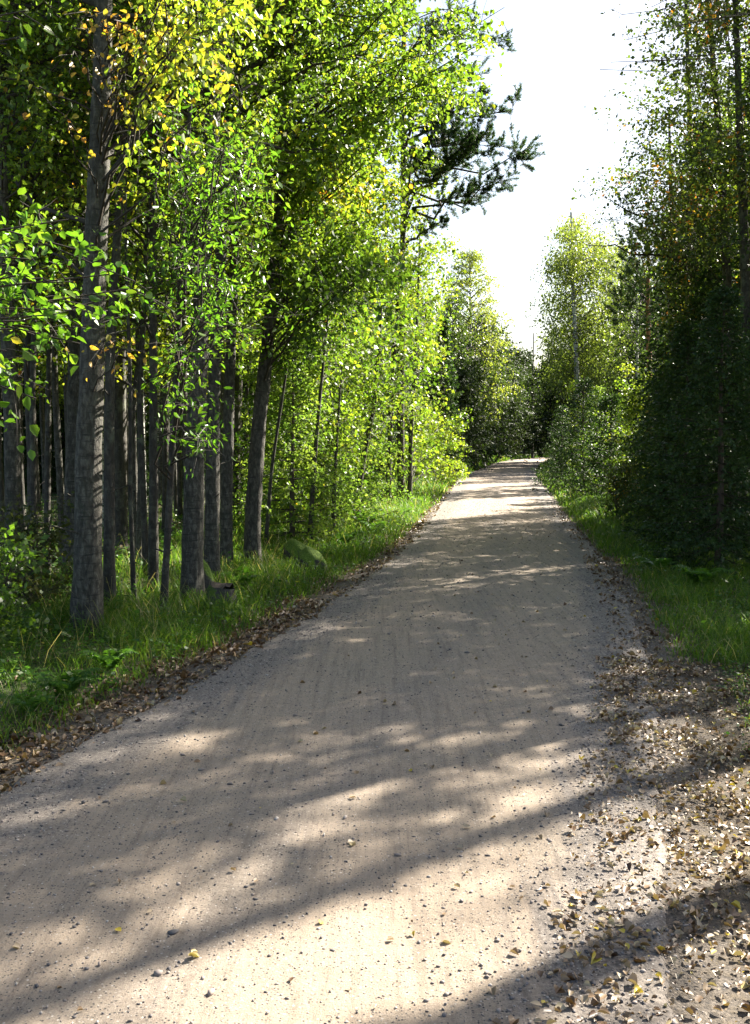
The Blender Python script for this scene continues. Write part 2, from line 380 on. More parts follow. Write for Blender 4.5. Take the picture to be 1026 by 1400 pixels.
def trunk_mesh(P, r0, taper=.85, sides=14, flare=1.55):
    mb = MB(); n = max(14, int(np.linalg.norm(P[-1] - P[0]) / .18)); Q = resample(P, n)
    h = np.linspace(0, 1, n); hm = h * np.linalg.norm(P[-1] - P[0])
    r = r0 * (1 - taper * h) * (1 + (flare - 1) * np.exp(-hm / .22))
    a = np.arange(sides) * 2 * math.pi / sides
    fl = 1 + .05 * rng.normal(size=(n, sides)) + .28 * np.exp(-hm / .2)[:, None] * np.sin(a * 3 + rng.random() * 6)[None]
    mb.tube(Q, r, sides, fl)
    for _ in range(int(n * .25)):                # knots and snapped stubs
        i = rng.integers(3, n - 2); th = rng.random() * 6.28; dirn = A(math.cos(th), math.sin(th), .3)
        L = r[i] + rng.random() ** 3 * .5 + .02
        mb.tube([Q[i], Q[i] + dirn * r[i], Q[i] + dirn * L], [r[i] * .25 + .006, .010, .003], 5)
    return mb, Q

def generic_crown(wood, lv, Q, z0, R, n_limb, per, size, tint, spread=.6, width=.62, hang=.25, bias=None, subs=7, prof=None, tsd=.12, tips=True):
    H = Q[-1][2]
    for k in range(n_limb):
        t = (k + rng.random()) / n_limb; z = z0 + (H - z0) * t * .96
        p0 = on_path(Q, z); az = k * 2.4 + rng.normal() * .3
        pr = (1 - t) ** .55 * (.55 + .45 * min(1, t * 5)) if prof is None else prof(t)
        L = R * pr * (.6 + .55 * rng.random()) + .25
        d = A(math.cos(az), math.sin(az), .25 + .6 * t + .2 * rng.normal())
        if bias is not None: d[:2] += bias
        p1 = p0 + unit(d) * L
        spray(wood, lv, p0, p1, per, size, tint, spread * (.5 + .5 * pr), .010 + .012 * L, .04, subs, width, hang, tips, .06, tsd)

def tree_thing(name, base, label, cat, group, trunk, bark, wood, lv, leafmat, fine=True, crown_name='crown'):
    e = empty(name, base, label, cat, group)
    trunk.build('trunk', M[bark], e, True, base)
    if wood is not None and wood.v: wood.build('branches', M['twig'], e, True, base)
    if lv is not None and lv.count():
        lv.mesh(MB(), fine=fine).build(crown_name, M[leafmat], e, False, base)
    return e

# conifers, built at the origin
def spruce(H, R, z0=.15, dens=1.0, step=.24, needle=.045, nw=.011, droop=.35, seed=0, sub=1.0):
    tr = MB(); P = np.array([[0, 0, -.1], [.02, 0, H * .3], [-.02, .02, H * .7], [0, 0, H]]); Q = resample(P, 14)
    tr.tube(Q, np.linspace(.012 * H + .015, .006, 14), 8)
    wood = MB(); v = []; dd = []; nn = []
    z = z0; az = rng.random() * 6
    while z < H - .05:
        fr = 1 - z / H; nb = 5 + int(rng.random() * 2.5)
        for b in range(nb):
            az += 6.283 / nb + rng.normal() * .25
            L = R * (fr ** .95) * (.62 + .5 * rng.random()) + .10
            ca, sa = math.cos(az), math.sin(az)
            up = .35 - droop * 1.6 * fr
            n = 7; t = np.linspace(0, 1, n)
            r = t * L; hz = z + up * r * (1 - .3 * t) - droop * .5 * L * t ** 1.2 * fr + .22 * L * t ** 3
            c = np.stack([ca * r, sa * r, hz], 1); wood.tube(c, np.linspace(.005 + .006 * L, .002, n), 4)
            # side twigs in a fan
            nt_ = max(4, int(L / .085 * dens)); s = .12 + .88 * (np.arange(nt_) + rng.random(nt_)) / nt_
            q = np.stack([np.interp(s, t, c[:, k]) for k in range(3)], 1)
            tl = (.12 + .36 * L * (1 - s) ** .7 * np.minimum(1, s * 3.5)) * (.7 + .5 * rng.random(nt_)) * sub
            sg = np.where(np.arange(nt_) % 2 == 0, 1., -1.)
            ang = az + sg * (.75 + .25 * rng.normal(size=nt_)) 
            td = np.stack([np.cos(ang), np.sin(ang), -.25 - .5 * rng.random(nt_) * fr], 1); td = unit(td)
            # main axis counts as a twig also
            q = np.concatenate([q, c[2:-1]]); td = np.concatenate([td, unit(c[3:] - c[2:-1])]); tl = np.concatenate([tl, np.full(n - 3, L / (n - 1))])
            m_ = np.maximum(3, (tl / needle * 1.9 * dens).astype(int)); idx = np.repeat(np.arange(len(q)), m_)
            u = rng.random(len(idx))
            p = q[idx] + td[idx] * (u * tl[idx])[:, None] + A(0, 0, -1) * (u ** 2 * tl[idx] * .15)[:, None]
            rr = rng.normal(size=(len(idx), 3)); rr -= td[idx] * (rr * td[idx]).sum(1)[:, None]
            v.append(p); dd.append(unit(td[idx] * .9 + unit(rr) * .75)); nn.append(np.full(len(idx), .25 + .5 * rng.random() + .15 * s.mean()))
        z += step * (.55 + .75 * fr) * (.8 + .4 * rng.random())
    lv = Leaves(); p = np.concatenate(v); lv.add(p, np.concatenate(dd), needle * (.8 + .5 * rng.random(len(p))), np.clip(np.concatenate(nn) + rng.normal(size=len(p)) * .12, 0, 1), nw / needle * 2.2)
    return tr, wood, lv
def conifer_thing(name, loc, label, cat, group, parts, bark, nm):
    e = empty(name, (0, 0, 0), label, cat, group); tr, wood, lv = parts
    tr.build('trunk', M[bark], e, True); wood.build('branches', M['twig'], e, True)
    lv.mesh(MB(), fine=False, up=.3).build('crown', M[nm], e)
    e.location = tuple(loc); return e

def pine_spray(wood, lv, p0, p1, tufts=22, r0=.03, needle=.07, spread=.5, tint=.4, sag=.06):
    c = curve(p0, p1, sag, 7, .05); wood.tube(c, np.linspace(r0, .006, 7), 6)
    ax = unit(p1 - p0)
    for k in range(tufts):
        t = .3 + .7 * rng.random() ** .7; i = min(int(t * 6), 5); q = c[i] + (c[i + 1] - c[i]) * (t * 6 - i)
        d = unit(ax * .8 + rng.normal(size=3) * .7 + A(0, 0, .25)); L = spread * (.3 + .9 * rng.random()); e = q + d * L
        tw = curve(q, e, -.08, 4, .06); wood.tube(tw, [.007, .005, .004, .003], 4)
        n = 110; s = .45 + .55 * rng.random(n); i3 = np.minimum((s * 3).astype(int), 2); f3 = (s * 3 - i3)[:, None]
        p = tw[i3] * (1 - f3) + tw[i3 + 1] * f3
        rr = rng.normal(size=(n, 3))
        lv.add(p, unit(d * .8 + unit(rr) * .9 + A(0, 0, .2)), needle * (.7 + .5 * rng.random(n)), np.clip(tint + rng.normal(size=n) * .2, 0, 1), .14)

ORD = ['first', 'second', 'third', 'fourth', 'fifth', 'sixth', 'seventh', 'eighth', 'ninth', 'tenth', 'eleventh', 'twelfth', 'thirteenth', 'fourteenth', 'fifteenth', 'sixteenth', 'seventeenth', 'eighteenth', 'nineteenth', 'twentieth'] + ['further'] * 40
# ---------------------------------------------------------------- trees of the left wood, each with its own shape
def poly_sample(poly, n, d0, d1):
    poly = np.array(poly, float); out = []
    x0, y0 = poly.min(0); x1, y1 = poly.max(0)
    while len(out) < n:
        x, y = x0 + (x1 - x0) * rng.random(), y0 + (y1 - y0) * rng.random()
        c = False; j = len(poly) - 1
        for i in range(len(poly)):
            xi, yi = poly[i]; xj, yj = poly[j]
            if (yi > y) != (yj > y) and x < (xj - xi) * (y - yi) / (yj - yi) + xi: c = not c
            j = i
        if c: out.append((x, y, d0 + (d1 - d0) * rng.random()))
    return out

LEFT = [
 # name, label, category, bark, width px, distance from base py, trunk points (photo px), crown: z0, R, limbs, per, leaf size, leaf material, tint
 ('aspen_tree', 'thickest grey trunk of the left wood, furrowed at its foot', 'aspen', 'bark_aspen', 41, 857, [(120, 857), (121, 640), (127, 470), (133, 300), (140, 120), (146, -200), (160, -900)], 5.0, 2.6, 46, 260, .06, 'leaf_green', .55),
 ('alder_tree', 'thin dark trunk close against the right side of the thickest grey trunk', 'alder', 'bark_alder', 17, 822, [(150, 822), (149, 640), (150, 480), (162, 300), (166, 100), (165, -600)], 4.3, 1.8, 30, 200, .055, 'leaf_green', .5),
 ('aspen_tree', 'broad dark trunk rising right beside the moss-topped rock', 'aspen', 'bark_aspen', 31, 815, [(262, 815), (266, 640), (272, 500), (280, 320), (296, 100), (305, -100), (320, -700)], 4.3, 2.2, 40, 230, .06, 'leaf_green', .55),
 ('birch_tree', 'grey trunk directly behind the stump with a thin sunlit right edge', 'birch', 'bark_aspen', 22, 792, [(290, 792), (290, 640), (292, 500), (300, 340), (308, 100), (322, -500)], 4.3, 2.0, 34, 220, .055, 'leaf_green', .6),
 ('aspen_tree', 'pale smooth trunk between the stump trunk and the leaning trunk by the verge', 'aspen', 'bark_aspen', 18, 776, [(309, 776), (310, 640), (314, 500), (320, 320), (326, 100), (335, -500)], 4.5, 2.0, 34, 220, .055, 'leaf_green', .5),
 ('aspen_tree', 'grey trunk leaning right at the grassy edge, its leafy crown reaching over the road', 'aspen', 'bark_aspen', 24, 772, [(345, 772), (347, 690), (355, 590), (367, 490), (381, 360), (390, 240), (402, 60), (425, -300)], 6.6, 2.6, 40, 280, .06, 'leaf_green', .55),
 ('rowan_tree', 'thin crooked rowan stem leaning right in front of the broad trunks, with narrow bright leaflets', 'rowan', 'bark_alder', 11, 832, [(222, 832), (230, 740), (238, 620), (247, 500), (252, 380), (262, 220), (272, 100)], 0, 0, 0, 0, 0, 'leaf_bright', .4),
 ('alder_tree', 'slim straight dark stem left of the crooked rowan', 'alder', 'bark_alder', 14, 806, [(210, 806), (211, 640), (212, 480), (212, 300), (207, 80), (206, -500)], 4.4, 1.8, 28, 200, .05, 'leaf_green', .45),
 ('alder_tree', 'pencil-thin pale stem standing in open shade right of the thickest trunk', 'alder', 'bark_alder', 7, 815, [(184, 815), (182, 680), (186, 520), (184, 380), (186, 200), (190, -100)], 4.0, 1.2, 16, 140, .05, 'leaf_green', .4),
 ('birch_tree', 'slim stem with a broken sunlit stripe two stems right of the thickest trunk', 'birch', 'bark_aspen', 10, 776, [(190, 776), (192, 640), (189, 520), (184, 400), (182, 200), (180, -300)], 5.2, 1.6, 22, 180, .055, 'leaf_yellow', .4),
 ('aspen_tree', 'grey trunk with a bright right edge close to the left border of the view', 'aspen', 'bark_aspen', 24, 822, [(20, 822), (21, 640), (19, 480), (16, 300), (8, 60), (0, -500)], 4.6, 2.2, 34, 220, .06, 'leaf_green', .5),
 ('alder_tree', 'dark trunk second from the left border of the view', 'alder', 'bark_alder', 15, 800, [(44, 800), (46, 640), (40, 480), (38, 300), (36, 60), (34, -500)], 4.8, 1.9, 28, 200, .055, 'leaf_green', .5),
 ('birch_tree', 'slender curved stem lit white down its right side, left of the thickest trunk', 'birch', 'bark_aspen', 11, 780, [(88, 780), (84, 700), (80, 620), (74, 520), (72, 380), (78, 100), (80, -300)], 5.0, 1.7, 24, 180, .055, 'leaf_yellow', .45),
 ('alder_tree', 'dark slim stem between the white-edged curved stem and the second trunk from the border', 'alder', 'bark_alder', 10, 788, [(64, 788), (62, 640), (60, 500), (62, 300), (64, -200)], 4.8, 1.5, 22, 160, .055, 'leaf_olive', .5),
 ('alder_tree', 'bent dark sapling right of the leaning trunk at the grass edge', 'alder', 'bark_alder', 6, 752, [(362, 752), (372, 640), (388, 540), (404, 440), (410, 300)], 3.4, 1.3, 14, 160, .06, 'leaf_green', .6),
]
THINGS = {}
for k, (nm, lab, cat, bark, wpx, bpy_, pts, z0, R, nl, per, ls, lm, tint) in enumerate(LEFT):
    d = ground_px(513, bpy_)[1]
    P = trunk_path(pts, d); base = P[0] + A(0, 0, .12)
    bend = rng.normal(size=2) * .12
    for i in range(1, len(P)): P[i][1] += bend[0] * i * .4
    r0 = wpx / 1400 * d / 2 * .98
    tm, Q = trunk_mesh(P, r0, .82 if nl else .6)
    wood, lv = MB(), Leaves()
    if nl: generic_crown(wood, lv, Q, z0, R, nl, per, ls, tint, .7, .72 if 'aspen' in nm else .62, .3)
    THINGS[k] = dict(nm=nm, lab=lab, cat=cat, bark=bark, tm=tm, Q=Q, wood=wood, lv=lv, base=base, lm=lm, d=d)
def owner_spray(k, px, py, d, n, size, tint, spread=.5, r0=.012, drop=.5, sag=.06, subs=7, width=.62, hang=.25, lv=None, tsd=.12):
    T = THINGS[k]; p1 = at(px, py, d)
    horiz = np.linalg.norm(on_path(T['Q'], p1[2])[:2] - p1[:2])
    z = max(1.2 + rng.random(), p1[2] - drop * horiz * .5 - .7 * rng.random() + .3); z = min(z, T['Q'][-1][2] - .1)
    p0 = on_path(T['Q'], z)
    spray(T['wood'], T['lv'] if lv is None else lv, p0, p1, n, size, tint, spread, r0 + .004 * horiz, sag, subs, width, hang, True, .05, tsd)

# leafy wall over the left edge of the road: limbs of the leaning aspen
R1 = [(370, -60), (655, -60), (655, 45), (640, 70), (650, 110), (680, 130), (640, 150), (600, 170), (588, 210), (560, 290), (590, 350), (590, 390), (500, 410), (420, 410), (380, 380)]
for (x, y, d) in poly_sample(R1, 105, 10.5, 14.5):
    lit = 1 if x > 470 and 150 < y < 330 else 0  # sunlit stretch of the wall painted in with a brighter leaf tint
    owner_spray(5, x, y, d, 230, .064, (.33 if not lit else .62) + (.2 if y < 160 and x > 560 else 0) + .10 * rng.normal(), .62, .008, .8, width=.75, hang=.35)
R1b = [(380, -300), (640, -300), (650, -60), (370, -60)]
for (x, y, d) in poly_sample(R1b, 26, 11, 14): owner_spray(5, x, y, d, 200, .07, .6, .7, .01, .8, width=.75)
for (x, y) in [(690, 10), (672, 30), (700, 40), (668, 60)]: owner_spray(5, x, y, 11.5, 26, .055, .5, .4, .005, .8)
# lower curtain of the same wall
for (x, y, d) in poly_sample([(330, 300), (520, 330), (560, 400), (470, 470), (400, 500), (350, 480)], 26, 12.5, 14.5): owner_spray(5, x, y, d, 150, .06, .3, .55, .006, .4, width=.72)

# top left: crowns of the wood in half shade
for (x, y, d) in poly_sample([(-60, -80), (380, -80), (380, 330), (260, 420), (150, 330), (60, 330), (-60, 300)], 90, 8.2, 13.0):
    k = [0, 1, 2, 3, 4, 7, 10, 11][int(rng.integers(8))]
    owner_spray(k, x, y, max(d, THINGS[k]['d'] - 1.6), 120, .06, .5 + .1 * rng.normal(), .6, .007, .6, width=.7)
# olive brown foliage far left
for (x, y, d) in poly_sample([(-40, 60), (120, 60), (140, 300), (60, 480), (-40, 480)], 26, 9.5, 13):
    owner_spray([10, 11, 13][int(rng.integers(3))], x, y, d, 110, .055, .72, .6, .007, .5)
# yellow sprays hanging at the top
for (x, y, d) in poly_sample([(220, -60), (350, -60), (345, 110), (325, 125), (290, 60), (220, 30)], 15, 6.6, 7.6): owner_spray(0, x, y, d, 90, .058, .73, .42, .006, .6, width=.75, hang=.6, tsd=.07)
# rowan: bright narrow leaflets in level layers
for (x, y) in [(205, 150), (235, 165), (260, 190), (300, 180), (330, 172), (345, 205), (325, 235), (290, 225), (250, 235), (220, 200), (340, 250), (300, 262), (260, 275), (225, 300), (300, 300), (335, 330), (280, 335), (245, 330), (310, 370), (350, 385), (270, 390), (230, 390), (300, 420), (335, 440), (250, 430), (280, 480), (255, 540), (240, 590), (262, 620)]:
    for _ in range(2):
        owner_spray(6, x + 15 + rng.normal() * 24, y + rng.normal() * 8, 6.9 + 1.6 * rng.random(), 50, .062, .35 + .1 * rng.normal(), .34, .004, .5, width=.4, hang=.1, subs=8)
for k, T in THINGS.items():
    T['obj'] = tree_thing(T['nm'], T['base'], T['lab'], T['cat'], None, T['tm'], T['bark'], T['wood'], T['lv'], T['lm'])
# orange leaves in the crown of the thick aspen: a crown of its own colour on it
wo, lo = MB(), Leaves()
for (x, y, n) in [(150, 40, 60), (175, 18, 60), (188, 60, 40), (160, 95, 36), (110, 70, 30), (95, 100, 16), (155, 130, 20), (150, 10, 60), (205, 25, 40), (88, 20, 30), (60, 130, 24), (165, 470, 20), (150, 500, 16), (178, 480, 12), (92, 160, 20)]:
    p1 = at(x, y, 7.4); p0 = on_path(THINGS[0]['Q'], max(1.4, p1[2] - .5 + .8 * rng.random()))
    spray(wo, lo, p0, p1, int(n * .4), .055, .3, .3, .008, .1, 5, .7, .5, True, .04, .2)
T0 = THINGS[0]['obj']
ow = lo.mesh(MB()).build('turning_leaves', M['leaf_orange'], T0, False, THINGS[0]['base']); ow['label'] = 'orange and brown turning leaves'
wo.build('branches', M['twig'], T0, True, THINGS[0]['base'])

# near tree at the left border: its fresh sprays hang into the view
P = np.array([[-3.3, 4.4, -.1], [-3.25, 4.45, 1.2], [-3.1, 4.5, 2.4], [-3.0, 4.5, 3.6], [-2.9, 4.6, 5.2], [-2.8, 4.6, 7.0]])
tm, Q = trunk_mesh(P, .055, .7); wood, lv = MB(), Leaves()
def near(px, py, d, n, tint, size=.05, spread=.26, **k):
    p1 = at(px, py, d); p0 = on_path(Q, max(.8, p1[2] - .45)); spray(wood, lv, p0, p1, n, size, tint, spread, .009, .07, 7, k.get('width', .62), k.get('hang', .2), True, .03, .1)
for (x, y) in [(95, 300), (60, 330), (120, 345), (150, 375), (175, 395), (100, 385), (60, 380), (20, 360), (30, 410), (75, 430), (120, 425), (150, 440), (20, 450), (60, 480), (30, 520), (50, 545), (8, 500), (110, 470), (185, 385), (15, 330), (90, 360), (140, 410), (45, 355), (5, 420)]:
    near(x, y, 4.1 + .9 * rng.random(), 70, .42 + .1 * rng.normal())
for (x, y) in [(-10, 20), (15, 30), (30, 50), (10, 60), (35, 15), (-15, 80)]: near(x, y, 3.9, 50, .72, .05, .22, hang=.5)
for (x, y) in [(-10, 310), (-5, 340), (5, 375), (10, 480)]: near(x, y, 4.0, 30, .85)
generic_crown(wood, lv, Q, 4.6, 1.6, 18, 120, .055, .6, .5)
tree_thing('goat_willow', P[0], 'nearest leafy branches, bright green and hanging in from the left border', 'willow', None, tm, 'bark_alder', wood, lv, 'leaf_bright')

# ---------------------------------------------------------------- sunlit saplings at the bend of the left verge
SAP = [
 ('maple_sapling', 'thin straight dark sapling behind the mossy boulder on the left verge', 'maple', 8, 745, [(423, 745), (428, 660), (436, 560), (447, 450), (455, 360)], [(380, 420), (500, 380), (520, 470), (480, 520), (400, 520)], 20, (15.5, 18), .078, 'leaf_green', .5),
 ('maple_sapling', 'dark sapling on the verge with a full yellow-green crown leaning right', 'maple', 10, 712, [(487, 712), (490, 670), (500, 610), (512, 555), (520, 450), (525, 350)], [(430, 400), (560, 360), (600, 420), (610, 500), (590, 560), (520, 590), (450, 560)], 56, (18, 23), .08, 'leaf_yellow', .14),
 ('birch_tree', 'bushy yellow-lit young tree nearest the left road edge, its leaves touching the grass', 'birch', 7, 690, [(560, 690), (562, 600), (568, 500), (572, 400), (575, 290)], [(520, 330), (612, 320), (618, 420), (600, 470), (615, 510), (600, 560), (622, 600), (615, 640), (560, 655), (500, 640), (510, 500)], 84, (24, 30), .085, 'leaf_yellow', .24),
 ('birch_tree', 'tall yellowish birch crown above the sunlit saplings at the left of the sky gap', 'birch', 8, 690, [(530, 690), (535, 560), (545, 400), (560, 250), (570, 100)], [(540, 190), (596, 210), (600, 300), (618, 350), (605, 400), (560, 420), (500, 400), (500, 300)], 46, (24, 28), .085, 'leaf_yellow', .4),
 ('maple_sapling', 'low maple sapling in half shade left of the full yellow-green one', 'maple', 7, 728, [(455, 728), (458, 650), (462, 580), (468, 500)], [(400, 520), (490, 500), (500, 600), (470, 660), (410, 640)], 22, (17, 20), .07, 'leaf_green', .5),
]
for (nm, lab, cat, wpx, bp_, pts, poly, ns, (d0, d1), ls, lm, tint) in SAP:
    d = ground_px(513, bp_)[1]; P = trunk_path(pts, d); base = P[0] + A(0, 0, .12)
    tm, Q = trunk_mesh(P, wpx / 2800 * d, .8, 8); wood, lv = MB(), Leaves()
    for (x, y, dd) in poly_sample(poly, ns, d0, d1):
        p1 = at(x, y, dd); h = np.linalg.norm((on_path(Q, p1[2]) - p1)[:2]); p0 = on_path(Q, np.clip(p1[2] - .35 * h, .5, Q[-1][2] - .1))
        spray(wood, lv, p0, p1, 120, ls, tint + .1 * rng.normal(), .75, .008, .04, 7, .75, .2, True, .08, .12)
    tree_thing(nm, base, lab, cat, None, tm, 'bark_alder', wood, lv, lm, fine=False)

# pine on the left whose dark boughs reach over the road
d = 26; P = trunk_path([(548, 700), (548, 560), (550, 400), (552, 250), (552, 100), (555, -100), (560, -300)], d); base = P[0] + A(0, 0, .12)
tm, Q = trunk_mesh(P, .10, .7); wood, lv = MB(), Leaves()
for (x, y, dd, n, sp) in [(715, 222, 18.4, 30, .42), (690, 200, 18.2, 26, .4), (660, 185, 18.6, 22, .35), (675, 262, 18.8, 20, .38), (640, 258, 18.6, 14, .35), (640, 215, 19, 26, .35), (590, 225, 19, 30, .4), (625, 150, 19, 34, .42), (600, 130, 19, 24, .4), (660, 130, 18.6, 14, .35), (700, 135, 18, 12, .35), (610, 300, 19.5, 14, .35), (600, 60, 19, 24, .5), (640, 30, 18.5, 24, .5), (655, 165, 18, 12, .3), (690, 240, 18.5, 18, .4), (670, 215, 18.5, 22, .4), (640, 100, 18.5, 20, .4), (680, 150, 18.5, 14, .35), (615, 185, 19, 24, .4)]:
    p1 = at(x, y, dd + 4.5); p0 = on_path(Q, p1[2] - .1 + .25 * rng.normal()); pine_spray(wood, lv, p0, p1, int(n * 2.0), .045, .085, sp * 1.2, .3, .05)
for k in range(26):
    z = 11 + 6 * k / 26; az = k * 2.4; L = 2.6 * (1 - k / 34); p0 = on_path(Q, z)
    pine_spray(wood, lv, p0, p0 + A(math.cos(az) * L, math.sin(az) * L, .5), 16, .03, .09, .5, .4)
tree_thing('pine_tree', base, 'dark pine with crooked boughs reaching right over the road against the white sky', 'pine', None, tm, 'bark_alder', wood, lv, 'needle_pine', fine=False)

# ---------------------------------------------------------------- right side
RT = [
 ('birch_tree', 'tall twisting grey trunk right of the road, first of the pair seen against the sky', 'birch', 'bark_alder', 17, 16.5, [(1003, 760), (1000, 500), (992, 330), (985, 200), (975, 80), (966, -40), (960, -120)], [(858, -60), (866, 30), (905, 70), (900, 110), (866, 150), (858, 190), (866, 250), (890, 300), (1000, 320), (1000, -60)], 66, (14.5, 18), 5.5),
 ('aspen_tree', 'tall dark trunk at the right border, second of the pair seen against the sky', 'aspen', 'bark_alder', 19, 15.0, [(1030, 770), (1022, 500), (1018, 330), (1012, 180), (1008, 60), (1002, -80), (998, -160)], [(960, -80), (1060, -80), (1060, 330), (985, 330), (960, 200)], 34, (13, 16), 5.0),
 ('aspen_tree', 'leafy olive tree right of the road whose long lower boughs point at the sky gap', 'aspen', 'bark_alder', 14, 19.0, [(960, 735), (955, 560), (950, 400), (946, 250), (940, 60), (935, -100)], [(835, 262), (850, 290), (890, 320), (905, 350), (905, 470), (1020, 500), (1020, 300), (940, 200), (870, 200)], 86, (17, 21), 9.0),
 ('aspen_tree', 'dusky tree behind the dark spruces with a few orange leaves', 'aspen', 'bark_alder', 12, 22.0, [(925, 710), (925, 560), (922, 440), (918, 300), (915, 150)], [(910, 330), (1000, 380), (1010, 520), (905, 520), (905, 430)], 40, (20, 24), 9.0),
]
for (nm, lab, cat, bark, wpx, d, pts, poly, ns, (d0, d1), gtop) in RT:
    P = trunk_path(pts, d); base = P[0] + A(0, 0, .12); tm, Q = trunk_mesh(P, wpx / 2800 * d, .75, 10); wood, lv = MB(), Leaves()
    for (x, y, dd) in poly_sample(poly, ns, d0, d1):
        p1 = at(x, y, dd); h = np.linalg.norm((on_path(Q, p1[2]) - p1)[:2]); p0 = on_path(Q, np.clip(p1[2] - .3 * h, .5, Q[-1][2] - .1))
        spray(wood, lv, p0, p1, 190, .064, .55 + .14 * rng.normal(), .78, .009, .03, 7, .7, .2, True, .07, .14)
    if 'boughs point' in lab:
        for (x0, y0, x1, y1, dd) in [(950, 335, 832, 272, 18), (940, 330, 868, 310, 18), (935, 350, 800, 335, 18.5)]:
            p1 = at(x1, y1, dd); p0 = at(x0, y0, 19); wood.tube(curve(on_path(Q, p0[2] - .3), p1, .05, 8, .02), np.linspace(.035, .006, 8), 6)
            for t in (.5, .62, .74, .86, .97): spray(wood, lv, p0 + (p1 - p0) * t, p0 + (p1 - p0) * t + A(-.2, 0, .15) + rng.normal(size=3) * .2, 60 if y1 < 320 else 8, .05, .45, .4, .006)
    tree_thing(nm, base, lab, cat, None, tm, bark, wood, lv, 'leaf_olive', fine=False)

# thin twigs with a few leaves high over the gap, of a tall birch outside the right border
P = np.array([[5.4, 9.0, -.1], [5.3, 9, 3], [5.0, 9.0, 6], [4.8, 9.1, 9], [4.7, 9, 13]]); tm, Q = trunk_mesh(P, .11, .8); wood, lv = MB(), Leaves()
for (x, y, n) in [(855, 55, 50), (835, 85, 30), (870, 85, 50), (820, 95, 12), (880, 20, 60), (900, 40, 50), (850, 20, 30), (905, 80, 40), (890, 10, 50)]:
    p1 = at(x, y, 9.5); spray(wood, lv, on_path(Q, p1[2] + .1), p1, n, .04, .45, .32, .006, .05, 6, .62, .4)
generic_crown(wood, lv, Q, 7.5, 1.5, 20, 120, .05, .5, .6)
tree_thing('birch_tree', P[0], 'birch whose sparse dark twigs hang in high across the white sky from the right', 'birch', None, tm, 'bark_birch', wood, lv, 'leaf_olive')

# birch with the white stem behind the right bushes, and pine with orange stem
d = 50; P = trunk_path([(791, 632), (790, 540), (787, 460), (784, 400), (783, 340), (781, 290)], d); base = P[0] + A(0, 0, .12)
tm, Q = trunk_mesh(P, 9.5 / 2800 * d, .7, 8); wood, lv = MB(), Leaves()
for (x, y, dd) in poly_sample([(770, 285), (795, 290), (800, 300), (840, 320), (862, 350), (868, 420), (860, 510), (800, 530), (748, 520), (738, 470), (742, 400), (752, 350)], 290, 47, 53):
    if y > 370 and abs(x - 787) < 22: dd = 51.5 + 1.5 * rng.random()
    p1 = at(x, y, dd); h = np.linalg.norm((on_path(Q, min(p1[2], 12)) - p1)[:2]); p0 = on_path(Q, np.clip(p1[2] - .5 * h, 2, Q[-1][2] - .1))
    spray(wood, lv, p0, p1, 130, .115, .4 - .3 * (y - 300) / 240 + .08 * rng.normal(), 1.1, .015, .05, 7, .7, .7, True, .16, .12)
tree_thing('birch_tree', base, 'white-stemmed birch with a pale drooping crown behind the right-hand bushes', 'birch', None, tm, 'bark_birch', wood, lv, 'leaf_birch', fine=False)

def plain_pine(px, wpx, d, top, lab, seed):
    P = trunk_path([(px, 650), (px + 1, 500), (px - 1, 420), (px, top)], d); base = P[0] + A(0, 0, .12); tm, Q = trunk_mesh(P, wpx / 2800 * d, .6, 9); wood, lv = MB(), Leaves()
    H = Q[-1][2]
    for k in range(22):
        z = H * (.62 + .38 * k / 22); az = k * 2.4; L = 1.2 * (1 - .6 * k / 22); p0 = on_path(Q, z)
        pine_spray(wood, lv, p0, p0 + A(math.cos(az) * L, math.sin(az) * L, .6), 12, .03, .12, .7, .45)
    return tree_thing('pine_tree', base, lab, 'pine', None, tm, 'bark_pine', wood, lv, 'needle_pine', fine=False)
plain_pine(887, 10, 34, 330, 'slim pine with an orange lit stem right of the pale birch', 1)
plain_pine(944, 8, 38, 300, 'thinner reddish pine stem deep between the right-hand trees', 2)

# ---------------------------------------------------------------- conifers, one shape of each and copies
small = [spruce(3.4, 1.25, .08, 1.2, .15, .055, .015, .25), spruce(2.2, .95, .06, 1.2, .13, .055, .015, .2)]
mid = [spruce(4.2, 1.25, .08, 1.4, .13, .055, .014, .42), spruce(3.6, 1.2, .08, 1.4, .13, .055, .014, .4)]
mid.append(spruce(7.6, 1.9, .3, 1.1, .19, .07, .019, .5))
tall = [spruce(13, 2.4, .4, 1.1, .28, .12, .045, .5), spruce(10, 2.1, .2, 1.1, .25, .12, .045, .5)]
def con(i, name, kind, x, y, rz, sc, lab, cat, group, nm, bark='bark_spruce', reuse={}):
    key = (kind, i, nm)
    if key not in reuse:
        o = conifer_thing(name, (x, y, gz(x, y)), lab, cat, group, {'s': small, 'm': mid, 't': tall}[kind][i], bark, nm)
        o.rotation_euler = (0, 0, rz); o.scale = (sc,) * 3; reuse[key] = o; return o
    return copy_thing(reuse[key], (x, y, gz(x, y)), rz, sc, lab, group)
def gp(px, d): return (px - 513) / 1400 * d
con(0, 'spruce_tree', 'm', gp(985, 12.6), 12.6, .3, .84, 'large dark spruce nearest on the right, branches sweeping to the ground by the grass', 'spruce', None, 'needle')
con(1, 'spruce_tree', 'm', gp(938, 15.6), 15.6, 1.3, .95, 'dark spruce left behind the nearest one, in full shade', 'spruce', None, 'needle')
con(0, 'spruce_tree', 'm', gp(968, 18), 18, 2.3, 1.1, 'tall dark spruce between the two front ones, further back', 'spruce', None, 'needle')
con(1, 'spruce_tree', 'm', gp(1045, 14.6), 14.6, 4.3, 1.0, 'dark spruce cut by the right border', 'spruce', None, 'needle')
